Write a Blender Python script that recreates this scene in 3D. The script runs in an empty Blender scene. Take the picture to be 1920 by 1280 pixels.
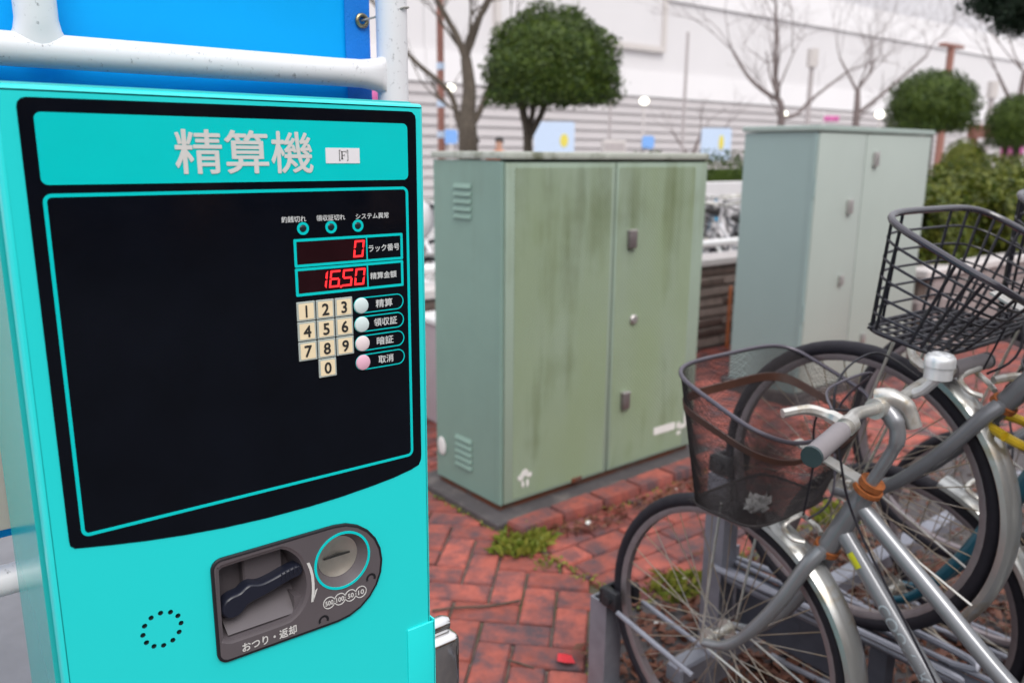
import bpy, bmesh, math, random
from math import sin, cos, pi, radians
from mathutils import Vector, Matrix
random.seed(7)
scene = bpy.context.scene
C = scene.collection

# ---------------------------------------------------------------- camera
cam_d = bpy.data.cameras.new('camera'); cam = bpy.data.objects.new('camera', cam_d); C.objects.link(cam)
cam.matrix_world = (Matrix.Translation((0, 0, 1.42)) @ Matrix.Rotation(radians(51.8 - 90), 4, 'Z')
                    @ Matrix.Rotation(radians(90 - 12.8), 4, 'X') @ Matrix.Rotation(radians(0.448), 4, 'Z'))
cam_d.sensor_width = 36; cam_d.lens = 29.02; cam_d.clip_start = .02; cam_d.clip_end = 600
cam_d.dof.use_dof = True; cam_d.dof.focus_distance = 1.0; cam_d.dof.aperture_fstop = 4.6
scene.camera = cam

# ---------------------------------------------------------------- overcast daylight
SUN_EL, SUN_AZ = 48, 250            # azimuth of the sun, degrees counter-clockwise from +X
w = bpy.data.worlds.new('World'); scene.world = w; w.use_nodes = True
nt = w.node_tree; nt.nodes.clear()
sky = nt.nodes.new('ShaderNodeTexSky'); sky.sky_type = 'NISHITA'; sky.sun_disc = False
sky.sun_elevation = radians(SUN_EL); sky.sun_rotation = radians(90 - SUN_AZ); sky.air_density = 1.0; sky.dust_density = 3.0
cloud = nt.nodes.new('ShaderNodeMix'); cloud.data_type = 'RGBA'; cloud.inputs['Factor'].default_value = .86
cloud.inputs['B'].default_value = (10.0, 10.05, 10.5, 1)
bg = nt.nodes.new('ShaderNodeBackground'); bg.inputs['Strength'].default_value = .1
wo = nt.nodes.new('ShaderNodeOutputWorld')
tcw = nt.nodes.new('ShaderNodeTexCoord'); sxw = nt.nodes.new('ShaderNodeSeparateXYZ'); mrw = nt.nodes.new('ShaderNodeMapRange'); mrw.inputs[1].default_value = 0; mrw.inputs[2].default_value = 1; mrw.inputs[3].default_value = .62; mrw.inputs[4].default_value = 1.5
vmw = nt.nodes.new('ShaderNodeVectorMath'); vmw.operation = 'SCALE'; vmw.inputs[0].default_value = (10.0, 10.05, 10.5)
nt.links.new(tcw.outputs['Generated'], sxw.inputs[0]); nt.links.new(sxw.outputs['Z'], mrw.inputs[0]); nt.links.new(mrw.outputs[0], vmw.inputs['Scale']); nt.links.new(vmw.outputs[0], cloud.inputs['B'])
nt.links.new(sky.outputs[0], cloud.inputs['A']); nt.links.new(cloud.outputs['Result'], bg.inputs['Color']); nt.links.new(bg.outputs[0], wo.inputs[0])
sd = bpy.data.lights.new('sun', 'SUN'); sd.energy = 1.5; sd.angle = radians(28); sd.color = (1, .965, .92)
sun = bpy.data.objects.new('sun', sd); C.objects.link(sun)
sv = Vector((cos(radians(SUN_AZ)) * cos(radians(SUN_EL)), sin(radians(SUN_AZ)) * cos(radians(SUN_EL)), sin(radians(SUN_EL))))
sun.rotation_euler = sv.to_track_quat('Z', 'Y').to_euler()
vs = scene.view_settings; scene.display_settings.display_device = 'sRGB'
vs.view_transform = 'Standard'; vs.look = 'None'; vs.gamma = 1; vs.use_curve_mapping = False; vs.exposure = .36

# ---------------------------------------------------------------- helpers
def link(o, parent=None):
    C.objects.link(o)
    if parent is not None: o.parent = parent
    return o
def tag(o, label=None, cat=None, group=None, kind=None):
    if label: o['label'] = label
    if cat: o['category'] = cat
    if group: o['group'] = group
    if kind: o['kind'] = kind
    return o
def thing(name, label, cat, loc=(0, 0, 0), rotz=0, group=None):
    o = bpy.data.objects.new(name, None); C.objects.link(o); o.empty_display_size = .1
    o.location = loc; o.rotation_euler = (0, 0, rotz)
    return tag(o, label, cat, group)

class MB:
    def __init__(s): s.v = []; s.f = []; s.m = []; s.cur = 0
    def add(s, vs, fs):
        k = len(s.v); s.v += [tuple(p) for p in vs]
        for f in fs: s.f.append(tuple(i + k for i in f)); s.m.append(s.cur)
        return s
    def box(s, a, b, bev=0, seg=1):
        x0, y0, z0 = a; x1, y1, z1 = b
        if bev:
            bm = bmesh.new(); bmesh.ops.create_cube(bm, size=1)
            for v in bm.verts: v.co = Vector(((x0 + x1) / 2 + v.co.x * (x1 - x0), (y0 + y1) / 2 + v.co.y * (y1 - y0), (z0 + z1) / 2 + v.co.z * (z1 - z0)))
            bmesh.ops.bevel(bm, geom=bm.edges[:], offset=bev, segments=seg, affect='EDGES', profile=.5)
            return s.bm(bm)
        vs = [(x0, y0, z0), (x1, y0, z0), (x1, y1, z0), (x0, y1, z0), (x0, y0, z1), (x1, y0, z1), (x1, y1, z1), (x0, y1, z1)]
        return s.add(vs, [(0, 3, 2, 1), (4, 5, 6, 7), (0, 1, 5, 4), (1, 2, 6, 5), (2, 3, 7, 6), (3, 0, 4, 7)])
    def bm(s, bm):
        bm.verts.index_update(); s.add([v.co[:] for v in bm.verts], [[v.index for v in f.verts] for f in bm.faces]); bm.free(); return s
    def xf(s, mat, start=0):
        for i in range(start, len(s.v)): s.v[i] = tuple(mat @ Vector(s.v[i]))
        return s
    def tube(s, path, r, n=10, caps=True, closed=False):
        P = [Vector(p) for p in path]; N = len(P); rs = r if isinstance(r, (list, tuple)) else [r] * N
        T = []
        for i in range(N):
            a = P[(i - 1) % N] if (closed or i > 0) else P[i]; b = P[(i + 1) % N] if (closed or i < N - 1) else P[i]
            t = (b - a); T.append(t.normalized() if t.length > 1e-9 else Vector((0, 0, 1)))
        u = T[0].orthogonal().normalized(); rings = []
        for i in range(N):
            u = (u - T[i] * u.dot(T[i])); u = u.normalized() if u.length > 1e-6 else T[i].orthogonal().normalized()
            v = T[i].cross(u)
            rings.append([tuple(P[i] + (u * cos(2 * pi * k / n) + v * sin(2 * pi * k / n)) * rs[i]) for k in range(n)])
        vs = [p for ring in rings for p in ring]; fs = []
        M_ = N if closed else N - 1
        for i in range(M_):
            j = (i + 1) % N
            for k in range(n): fs.append((i * n + k, i * n + (k + 1) % n, j * n + (k + 1) % n, j * n + k))
        if caps and not closed:
            fs.append(tuple(range(n - 1, -1, -1))); fs.append(tuple((N - 1) * n + k for k in range(n)))
        return s.add(vs, fs)
    def cyl(s, a, b, r, n=16, r2=None): return s.tube([a, b], [r, r if r2 is None else r2], n)
    def sphere(s, c, r, n=12, m=8, sc=(1, 1, 1)):
        vs = []; fs = []
        for i in range(m + 1):
            t = pi * i / m
            for k in range(n): vs.append((c[0] + r * sc[0] * sin(t) * cos(2 * pi * k / n), c[1] + r * sc[1] * sin(t) * sin(2 * pi * k / n), c[2] + r * sc[2] * cos(t)))
        for i in range(m):
            for k in range(n): fs.append((i * n + k, (i + 1) * n + k, (i + 1) * n + (k + 1) % n, i * n + (k + 1) % n))
        return s.add(vs, fs)
    def loft(s, loops, cap0=False, cap1=False, closed=True):
        n = len(loops[0]); vs = [p for l in loops for p in l]; fs = []
        for i in range(len(loops) - 1):
            for k in range(n if closed else n - 1): fs.append((i * n + k, i * n + (k + 1) % n, (i + 1) * n + (k + 1) % n, (i + 1) * n + k))
        if cap0: fs.append(tuple(range(n - 1, -1, -1)))
        if cap1: fs.append(tuple((len(loops) - 1) * n + k for k in range(n)))
        return s.add(vs, fs)
    def slab(s, outline, y0, y1):                       # outline in (x, z), counter-clockwise seen from -Y; front at y0
        return s.loft([[(x, y0, z) for x, z in outline], [(x, y1, z) for x, z in outline]], cap0=True, cap1=True)
    def fill(s, outer, holes, y):                       # face at y with holes
        bm = bmesh.new()
        for lp in [outer] + holes:
            vv = [bm.verts.new((x, y, z)) for x, z in lp]
            for i in range(len(vv)): bm.edges.new((vv[i], vv[(i + 1) % len(vv)]))
        bmesh.ops.triangle_fill(bm, use_beauty=True, edges=bm.edges[:], normal=(0, -1, 0))
        return s.bm(bm)
    def band(s, outer, inner, y0, y1):                  # ring between two outlines with equal counts
        a = [(x, y0, z) for x, z in outer]; b = [(x, y0, z) for x, z in inner]
        s.loft([[(x, y1, z) for x, z in outer], a, b, [(x, y1, z) for x, z in inner]])
        return s
    def build(s, name, mats, parent=None, smooth=True, ang=35):
        me = bpy.data.meshes.new(name); me.from_pydata(s.v, [], s.f); me.update()
        for m in (mats if isinstance(mats, (list, tuple)) else [mats]): me.materials.append(m)
        if s.cur or any(s.m): me.polygons.foreach_set('material_index', s.m)
        if smooth: me.shade_smooth(); me.set_sharp_from_angle(angle=radians(ang))
        else: me.shade_flat()
        return link(bpy.data.objects.new(name, me), parent)

def inst(name, mesh, parent=None, loc=(0, 0, 0), rot=(0, 0, 0), sc=None):
    o = bpy.data.objects.new(name, mesh); link(o, parent); o.location = loc; o.rotation_euler = rot
    if sc: o.scale = sc
    return o
def rr(x0, z0, x1, z1, r, n=6):
    out = []
    for cx, cz, a in ((x0 + r, z0 + r, 180), (x1 - r, z0 + r, 270), (x1 - r, z1 - r, 0), (x0 + r, z1 - r, 90)):
        for k in range(n + 1): t = radians(a + 90 * k / n); out.append((cx + r * cos(t), cz + r * sin(t)))
    return out
def circ(cx, cz, r, n=32, rz=None): return [(cx + r * cos(2 * pi * k / n), cz + (rz or r) * sin(2 * pi * k / n)) for k in range(n)]
def cat(pts, k=6, closed=False):
    P = [Vector(p) for p in pts]; N = len(P); out = []
    for i in range(N if closed else N - 1):
        if closed: a, b, c, d = P[(i - 1) % N], P[i], P[(i + 1) % N], P[(i + 2) % N]
        else: a, b, c, d = P[max(i - 1, 0)], P[i], P[i + 1], P[min(i + 2, N - 1)]
        for j in range(k):
            t = j / k
            out.append(.5 * ((2 * b) + (c - a) * t + (2 * a - 5 * b + 4 * c - d) * t * t + (3 * b - a - 3 * c + d) * t ** 3))
    if not closed: out.append(P[-1])
    return out
_txt = {}
def text_geo(body, bold=0):
    key = (body, bold)
    if key not in _txt:
        cu = bpy.data.curves.new('lettering', 'FONT'); cu.body = body; cu.size = 1; cu.offset = bold; cu.resolution_u = 3
        o = bpy.data.objects.new('lettering', cu); C.objects.link(o)
        dg = bpy.context.evaluated_depsgraph_get(); dg.update(); ev = o.evaluated_get(dg); me = ev.to_mesh()
        vs = [v.co.copy() for v in me.vertices]; fs = [tuple(p.vertices) for p in me.polygons]
        ev.to_mesh_clear(); bpy.data.objects.remove(o); bpy.data.curves.remove(cu)
        xs = [v.x for v in vs]; ys = [v.y for v in vs]
        _txt[key] = (vs, fs, min(xs), max(xs), min(ys), max(ys))
    return _txt[key]
def text(mb, body, x0, z0, x1, z1, y, bold=0.0):        # lettering fitted into a box on a face that looks towards -Y
    if bold:                                             # heavier strokes: a few stacked copies, each a hair in front of the last
        for k in range(8):
            dx, dz = bold * cos(pi * k / 4), bold * sin(pi * k / 4); text(mb, body, x0 + bold + dx, z0 + bold + dz, x1 - bold + dx, z1 - bold + dz, y - .00004 * k)
        return mb
    vs, fs, a, b, c, d = text_geo(body)
    return mb.add([(x0 + (v.x - a) / (b - a) * (x1 - x0), y, z0 + (v.y - c) / (d - c) * (z1 - z0)) for v in vs], fs)

# ---------------------------------------------------------------- materials
def N(t, kind, **kw):
    n = t.nodes.new(kind)
    for k, v in kw.items():
        if k in n.inputs: n.inputs[k].default_value = v
        else: setattr(n, k, v)
    return n
def mat(name, col, rough=.5, metal=0, var=.12, vs=18, bump=0, bs=150, spec=.5, dirt=None, dirt_amt=.4, ds=6, stretch=(1, 1, 1), rnd=0, coat=0, emit=None, es=0, trans=0, detail=5):
    m = bpy.data.materials.new(name); m.use_nodes = True; t = m.node_tree; L = t.links.new
    p = t.nodes['Principled BSDF']
    p.inputs['Roughness'].default_value = rough; p.inputs['Metallic'].default_value = metal; p.inputs['Specular IOR Level'].default_value = spec
    p.inputs['Coat Weight'].default_value = coat; p.inputs['Coat Roughness'].default_value = .08
    tc = N(t, 'ShaderNodeTexCoord'); mp = N(t, 'ShaderNodeMapping'); mp.inputs['Scale'].default_value = stretch; L(tc.outputs['Object'], mp.inputs[0])
    if rnd:
        oi = N(t, 'ShaderNodeObjectInfo'); ad = N(t, 'ShaderNodeVectorMath', operation='ADD'); cm = N(t, 'ShaderNodeVectorMath', operation='SCALE'); cm.inputs['Scale'].default_value = 40
        cx = N(t, 'ShaderNodeCombineXYZ'); L(oi.outputs['Random'], cx.inputs[0]); L(oi.outputs['Random'], cx.inputs[2]); L(cx.outputs[0], cm.inputs[0]); L(mp.outputs[0], ad.inputs[0]); L(cm.outputs[0], ad.inputs[1]); vec = ad.outputs[0]
    else: vec = mp.outputs[0]
    n1 = N(t, 'ShaderNodeTexNoise', Scale=vs, Detail=detail, Roughness=.6); L(vec, n1.inputs['Vector'])
    mr = N(t, 'ShaderNodeMapRange'); mr.inputs[1].default_value = .25; mr.inputs[2].default_value = .75; mr.inputs[3].default_value = 1 - var; mr.inputs[4].default_value = 1 + var; L(n1.outputs[0], mr.inputs[0])
    mul = N(t, 'ShaderNodeMix', data_type='RGBA', blend_type='MULTIPLY'); mul.inputs['Factor'].default_value = 1; mul.inputs['A'].default_value = (*col, 1); L(mr.outputs[0], mul.inputs['B'])
    out = mul.outputs['Result']
    if rnd:
        r2 = N(t, 'ShaderNodeMapRange'); r2.inputs[3].default_value = 1 - rnd; r2.inputs[4].default_value = 1 + rnd * .7; L(oi.outputs['Random'], r2.inputs[0])
        m2 = N(t, 'ShaderNodeMix', data_type='RGBA', blend_type='MULTIPLY'); m2.inputs['Factor'].default_value = 1; L(out, m2.inputs['A']); L(r2.outputs[0], m2.inputs['B']); out = m2.outputs['Result']
    if dirt:
        n2 = N(t, 'ShaderNodeTexNoise', Scale=ds, Detail=8, Roughness=.65); L(vec, n2.inputs['Vector'])
        cr = N(t, 'ShaderNodeMapRange'); cr.inputs[1].default_value = .62 - dirt_amt * .35; cr.inputs[2].default_value = .78 - dirt_amt * .25; L(n2.outputs[0], cr.inputs[0])
        m3 = N(t, 'ShaderNodeMix', data_type='RGBA'); m3.inputs['B'].default_value = (*dirt, 1); L(cr.outputs[0], m3.inputs['Factor']); L(out, m3.inputs['A']); out = m3.outputs['Result']
    L(out, p.inputs['Base Color'])
    if bump:
        n3 = N(t, 'ShaderNodeTexNoise', Scale=bs, Detail=4); L(vec, n3.inputs['Vector'])
        b = N(t, 'ShaderNodeBump', Strength=bump, Distance=.004); L(n3.outputs[0], b.inputs['Height']); L(b.outputs[0], p.inputs['Normal'])
    if emit: p.inputs['Emission Color'].default_value = (*emit, 1); p.inputs['Emission Strength'].default_value = es
    if trans:
        tr = N(t, 'ShaderNodeBsdfTranslucent'); mx = N(t, 'ShaderNodeMixShader'); mx.inputs[0].default_value = trans; L(out, tr.inputs['Color'])
        L(p.outputs[0], mx.inputs[1]); L(tr.outputs[0], mx.inputs[2]); L(mx.outputs[0], t.nodes['Material Output'].inputs[0])
    return m
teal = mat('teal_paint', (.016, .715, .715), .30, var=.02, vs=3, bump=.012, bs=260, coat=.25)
teal_gloss_shaded = mat('teal_gloss_shaded_paint', (.012, .46, .46), .22, var=.05, vs=3, coat=.1)  # same teal paint, glossier; the side's shade is put into the darker colour
teal_print = mat('teal_print', (.0, .61, .61), .22, var=.02)
black_film = mat('black_film', (.0030, .0040, .0075), .07, var=.25, vs=14, spec=.26)
_t = black_film.node_tree; _n = N(_t, 'ShaderNodeTexNoise', Scale=9.0, Detail=7, Roughness=.7); _m = N(_t, 'ShaderNodeMapRange'); _m.inputs[1].default_value = .35; _m.inputs[2].default_value = .75; _m.inputs[3].default_value = .04; _m.inputs[4].default_value = .30   # smears of dust on the film
_c = N(_t, 'ShaderNodeTexCoord'); _t.links.new(_c.outputs['Object'], _n.inputs[0]); _t.links.new(_n.outputs[0], _m.inputs[0]); _t.links.new(_m.outputs[0], _t.nodes['Principled BSDF'].inputs['Roughness'])
white_print = mat('white_print', (.66, .66, .64), .4, var=.04)
grey_print = mat('grey_print', (.62, .64, .64), .4, var=.04)
frame_print = mat('faded_frame_lettering', (.36, .41, .44), .4, var=.2, vs=60)
paper = mat('paper', (.8, .79, .82), .7, var=.03)
ink = mat('ink', (.02, .02, .02), .6, var=.05)
display_glass = mat('display_glass', (.018, .004, .006), .15, var=.2, spec=.25)
led_on = mat('led_on', (.4, .01, .01), .4, emit=(1, .022, .028), es=1.5)
led_off = mat('led_off', (.012, .02, .025), .2)
key_frame = mat('key_frame', (.42, .47, .44), .45, var=.05)
key_cream = mat('key_cream', (.88, .74, .50), .4, var=.05, vs=60)
btn_mint = mat('button_mint', (.66, .78, .78), .4, var=.03); btn_white = mat('button_white', (.82, .70, .71), .4, var=.03); btn_pink = mat('button_pink', (.80, .46, .58), .4, var=.03)
coin_grey = mat('coin_plastic', (.105, .091, .099), .40, var=.05, vs=30, bump=.03, bs=900)
coin_dark = mat('coin_edge', (.012, .012, .016), .45, var=.1)
lever_navy = mat('lever_plastic', (.012, .014, .026), .38, var=.1, bump=.02, bs=900)
steel_plate = mat('steel_plate', (.86, .81, .72), .36, 1, var=.12, vs=40)
chrome = mat('chrome', (.72, .71, .70), .12, 1, var=.05, vs=40)
hole_dark = mat('hole_dark', (.01, .03, .035), .7)
white_pipe = mat('white_pipe_paint', (.78, .775, .80), .35, var=.03, vs=8, dirt=(.16, .15, .16), dirt_amt=.07, ds=130)
blue_tarp = mat('blue_tarp', (.0, .50, 1.0), .55, var=.04, vs=4, spec=.2, bump=.05, bs=320, trans=.25)
blue_hem = mat('blue_tarp_hem', (.0, .21, .74), .55, var=.08, bump=.3, bs=320)
brass = mat('dull_brass', (.35, .30, .18), .4, 1, var=.2)
wire_grey = mat('wire_grey', (.40, .39, .36), .5, .4, var=.2)
cream_box = mat('cream_enamel', (.60, .58, .51), .4, var=.04, vs=6, dirt=(.35, .30, .25), dirt_amt=.15)
brown_seal = mat('brown_sealant', (.28, .22, .20), .7, var=.2)
brick_red = mat('brick_paver', (.355, .090, .066), .85, var=.26, vs=30, bump=.5, bs=130, dirt=(.085, .055, .062), dirt_amt=.57, ds=8, rnd=.28)
joint = mat('joint_dirt', (.135, .105, .09), .95, var=.35, vs=40, bump=.6, bs=90, dirt=(.075, .085, .035), dirt_amt=.4, ds=3)
concrete = mat('concrete', (.070, .062, .064), .9, var=.15, vs=20, bump=.5, bs=110, dirt=(.15, .13, .12), dirt_amt=.3)  # tone lowered so that shade under the bikes sits in the colour
plaza = mat('plaza_concrete', (.42, .41, .41), .9, var=.1, vs=2, bump=.3, bs=30)
sage = None
def cabinet_paint(name, col, streak, amt, dots, algae):
    m = mat(name, col, .55, var=.06, vs=4, bump=0); t = m.node_tree; L = t.links.new; p = t.nodes['Principled BSDF']
    base = p.inputs['Base Color'].links[0].from_socket
    tc = N(t, 'ShaderNodeTexCoord')
    mp = N(t, 'ShaderNodeMapping'); mp.inputs['Scale'].default_value = (9, 9, .8); L(tc.outputs['Object'], mp.inputs[0])
    n = N(t, 'ShaderNodeTexNoise', Scale=1.0, Detail=6, Roughness=.62); L(mp.outputs[0], n.inputs[0])
    n2 = N(t, 'ShaderNodeTexNoise', Scale=2.2, Detail=4, Roughness=.55); L(tc.outputs['Object'], n2.inputs[0])
    mu = N(t, 'ShaderNodeMath', operation='ADD'); L(n.outputs[0], mu.inputs[0]); L(n2.outputs[0], mu.inputs[1])
    sp = N(t, 'ShaderNodeSeparateXYZ'); L(tc.outputs['Object'], sp.inputs[0])
    zf = N(t, 'ShaderNodeMapRange'); zf.inputs[1].default_value = 0; zf.inputs[2].default_value = 1.4; zf.inputs[3].default_value = -.08; zf.inputs[4].default_value = .1; L(sp.outputs['Z'], zf.inputs[0])
    m2 = N(t, 'ShaderNodeMath', operation='ADD'); L(mu.outputs[0], m2.inputs[0]); L(zf.outputs[0], m2.inputs[1])
    r = N(t, 'ShaderNodeMapRange'); r.inputs[1].default_value = 1.06; r.inputs[2].default_value = 1.42; r.inputs[4].default_value = amt; L(m2.outputs[0], r.inputs[0])
    mx = N(t, 'ShaderNodeMix', data_type='RGBA'); mx.inputs['B'].default_value = (*streak, 1); L(r.outputs[0], mx.inputs['Factor']); L(base, mx.inputs['A'])
    out = mx.outputs['Result']
    if algae:                                            # wide green-brown film over most of the doors
        n5 = N(t, 'ShaderNodeTexNoise', Scale=1.6, Detail=3); mp5 = N(t, 'ShaderNodeMapping'); mp5.inputs['Scale'].default_value = (2.5, 2.5, .7); L(tc.outputs['Object'], mp5.inputs[0]); L(mp5.outputs[0], n5.inputs[0])
        r5 = N(t, 'ShaderNodeMapRange'); r5.inputs[1].default_value = .3; r5.inputs[2].default_value = .65; r5.inputs[4].default_value = .6; L(n5.outputs[0], r5.inputs[0])
        m5 = N(t, 'ShaderNodeMix', data_type='RGBA'); m5.inputs['B'].default_value = (*algae, 1); L(r5.outputs[0], m5.inputs['Factor']); L(out, m5.inputs['A']); out = m5.outputs['Result']
    L(out, p.inputs['Base Color'])
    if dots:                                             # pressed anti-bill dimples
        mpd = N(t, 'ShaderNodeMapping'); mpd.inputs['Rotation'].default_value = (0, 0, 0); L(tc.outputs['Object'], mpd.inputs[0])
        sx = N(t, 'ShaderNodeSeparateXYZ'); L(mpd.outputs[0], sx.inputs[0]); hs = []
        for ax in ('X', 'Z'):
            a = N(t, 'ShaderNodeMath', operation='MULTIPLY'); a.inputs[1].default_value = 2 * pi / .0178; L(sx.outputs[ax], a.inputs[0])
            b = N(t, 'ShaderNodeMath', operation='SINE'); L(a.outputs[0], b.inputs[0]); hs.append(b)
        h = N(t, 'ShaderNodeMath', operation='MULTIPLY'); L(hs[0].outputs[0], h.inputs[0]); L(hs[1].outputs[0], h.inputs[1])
        gm = N(t, 'ShaderNodeMapRange'); gm.inputs[1].default_value = .15; gm.inputs[2].default_value = .8; gm.inputs[3].default_value = 1; gm.inputs[4].default_value = .52; L(h.outputs[0], gm.inputs[0])   # dark dots put the dimples' shade and grime into the colour
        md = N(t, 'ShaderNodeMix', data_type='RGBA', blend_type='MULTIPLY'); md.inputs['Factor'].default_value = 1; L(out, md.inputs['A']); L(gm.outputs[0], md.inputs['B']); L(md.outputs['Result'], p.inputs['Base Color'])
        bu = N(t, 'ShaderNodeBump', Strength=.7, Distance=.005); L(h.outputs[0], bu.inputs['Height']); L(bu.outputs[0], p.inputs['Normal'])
    return m
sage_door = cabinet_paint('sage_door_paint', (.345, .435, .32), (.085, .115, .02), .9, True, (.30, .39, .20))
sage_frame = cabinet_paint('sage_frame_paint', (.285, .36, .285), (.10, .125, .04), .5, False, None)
sage_shaded_side = cabinet_paint('sage_shaded_side_paint', (.20, .305, .255), (.155, .205, .150), .4, False, None)  # darker than the front: shade of the left side put into the paint
sage_lid = mat('sage_lid_paint', (.42, .44, .385), .6, var=.12, vs=14, dirt=(.13, .14, .085), dirt_amt=.3, ds=9)
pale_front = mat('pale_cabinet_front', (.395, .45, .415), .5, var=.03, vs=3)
pale_shaded_side = mat('pale_cabinet_shaded_side', (.28, .375, .365), .5, var=.03, vs=3)  # same paint as the doors, with the side's cooler shade mixed in
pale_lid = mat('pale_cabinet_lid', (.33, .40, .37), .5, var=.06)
latch_metal = mat('latch_metal', (.50, .47, .46), .4, .7, var=.15)
latch_dark = mat('latch_dark', (.20, .17, .17), .45, .5, var=.15)
rust_base = mat('rusted_base', (.085, .060, .05), .8, var=.3, vs=30, dirt=(.13, .036, .014), dirt_amt=.85, ds=9, bump=.4, bs=80)
sticker_white = mat('torn_sticker', (.74, .73, .70), .7, var=.08)
gap_dark = mat('dark_gap_fill', (.05, .065, .055), .7, var=.2)
rubber = mat('tyre_rubber', (.015, .013, .019), .62, var=.2, vs=60, bump=.2, bs=300, spec=.3)
rim_alu = mat('rim_aluminium', (.30, .255, .265), .42, .7, var=.12, vs=40)
spoke_m = mat('spoke_steel', (.36, .33, .30), .45, .7, var=.25, vs=10, dirt=(.32, .21, .09), dirt_amt=.5, ds=6)
silver = mat('silver_frame_paint', (.245, .25, .265), .30, .5, var=.06, vs=20, coat=.2)
silver_grey = mat('grey_frame_paint', (.17, .175, .19), .36, .4, var=.08, vs=20, coat=.2)
alloy = mat('brushed_alloy', (.58, .565, .53), .33, .7, var=.10, vs=30, dirt=(.33, .26, .16), dirt_amt=.24, ds=26)
bell_m = mat('bell_shell', (.80, .81, .82), .3, .45, var=.03, coat=.3)
fender_m = mat('stainless_fender', (.47, .475, .465), .28, .8, var=.08, vs=12, dirt=(.34, .23, .09), dirt_amt=.26, ds=8)
rust = mat('rust', (.30, .09, .022), .75, .2, var=.4, vs=60, bump=.4, bs=200)
grip_m = mat('grip_rubber', (.215, .195, .205), .6, var=.1)
grip_cap = mat('grip_cap', (.03, .05, .055), .4, var=.1)
basket_dark = mat('basket_mesh_wire', (.032, .027, .028), .6, 0, var=.2, vs=50, spec=.2)
basket_rim_m = mat('basket_rim', (.10, .09, .11), .35, .5, var=.15)
basket_band = mat('basket_band', (.055, .022, .014), .5, var=.3, vs=20)
black_wire = mat('black_coated_wire', (.010, .009, .015), .38, var=.15)
pink_rim = mat('pinkish_coating', (.035, .031, .042), .24, var=.1, spec=.8)
teal_frame = mat('teal_bike_paint', (.012, .095, .145), .3, .2, var=.08, coat=.4)
saddle_m = mat('saddle_vinyl', (.02, .018, .017), .5, var=.1, bump=.1, bs=300)
yellow_tag = mat('yellow_sticker', (.62, .62, .02), .5, var=.05)
yellow_lock = mat('yellow_vinyl', (.62, .42, .02), .4, var=.08)
galv = mat('galvanised_steel', (.27, .275, .32), .45, .5, var=.16, vs=25)
galv_dark = mat('rack_grey_paint', (.085, .09, .115), .45, .4, var=.16, vs=25)
black_plastic = mat('black_plastic', (.014, .014, .018), .45, var=.15)
bark = mat('bark', (.085, .068, .052), .9, var=.3, vs=25, bump=.7, bs=45, stretch=(1, 1, .3))
bark_grey = mat('pale_bark', (.17, .135, .13), .9, var=.25, vs=12, bump=.5, bs=30)
def leafmat(name, a, b, trans=.25):
    m = mat(name, a, .5, var=.35, vs=2.2, spec=.3); t = m.node_tree; L = t.links.new; p = t.nodes['Principled BSDF']
    src = p.inputs['Base Color'].links[0].from_socket; ge = N(t, 'ShaderNodeNewGeometry')
    mx = N(t, 'ShaderNodeMix', data_type='RGBA'); mx.inputs['B'].default_value = (*b, 1); L(ge.outputs['Random Per Island'], mx.inputs['Factor']); L(src, mx.inputs['A'])
    L(mx.outputs['Result'], p.inputs['Base Color'])
    tr = N(t, 'ShaderNodeBsdfTranslucent'); ms = N(t, 'ShaderNodeMixShader'); ms.inputs[0].default_value = trans; L(mx.outputs['Result'], tr.inputs['Color'])
    L(p.outputs[0], ms.inputs[1]); L(tr.outputs[0], ms.inputs[2]); L(ms.outputs[0], t.nodes['Material Output'].inputs[0]); return m
leaf_dome = leafmat('clipped_leaves', (.016, .042, .005), (.080, .122, .014), .18)
leaf_dark = leafmat('dark_leaves', (.012, .028, .016), (.022, .042, .022))
leaf_hedge = leafmat('hedge_leaves', (.036, .068, .009), (.17, .185, .024))
weed_m = leafmat('weed_leaves', (.12, .17, .02), (.30, .29, .05))
litter_m = leafmat('leaf_litter', (.10, .034, .022), (.16, .062, .036), .05)  # leaf colour darkened to carry the shade under the rack
facade = mat('white_facade', (.66, .64, .65), .7, var=.03, vs=.3)
facade2 = mat('white_facade_band', (.76, .74, .75), .7, var=.02, vs=.3)
facade3 = mat('lavender_facade', (.61, .60, .625), .7, var=.02, vs=.3)
siding = mat('ribbed_siding', (.49, .46, .465), .7, var=.04, vs=.5)
trim_beige = mat('beige_trim', (.58, .54, .52), .7, var=.05)
stone_brown = mat('split_stone', (.24, .185, .16), .9, var=.25, vs=12, bump=.8, bs=30, rnd=.25)
stone_pink = mat('planter_stone', (.34, .29, .285), .9, var=.2, vs=10, bump=.6, bs=40, rnd=.18)
coping_m = mat('pale_coping', (.58, .54, .53), .8, var=.08)
white_steel = mat('white_rail_paint', (.8, .79, .79), .35, var=.03)
pole_brown = mat('brown_pole_paint', (.30, .135, .105), .5, var=.1)
pole_grey = mat('grey_pole_paint', (.42, .38, .38), .5, var=.1)
lamp_glow = mat('lamp_glow', (.9, .9, .8), .4, emit=(1, .97, .80), es=1.9)
sign_pale = mat('pale_blue_sign', (.52, .63, .80), .5, var=.03)
sign_yellow = mat('yellow_print', (.70, .60, .10), .5, var=.05)
sign_blue = mat('blue_sign', (.20, .40, .80), .5, var=.05)
pink_cloth = mat('pink_cloth', (.74, .20, .48), .7, var=.1, trans=.2)
skin_m = mat('skin', (.50, .29, .21), .55, var=.05); hair_m = mat('dark_hair', (.018, .014, .013), .6, var=.2)
orange_cloth = mat('orange_cloth', (.75, .16, .05), .8, var=.08); dark_cloth = mat('dark_cloth', (.05, .05, .07), .8, var=.1); blue_cloth = mat('pale_blue_cloth', (.4, .5, .66), .8, var=.1)
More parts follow.
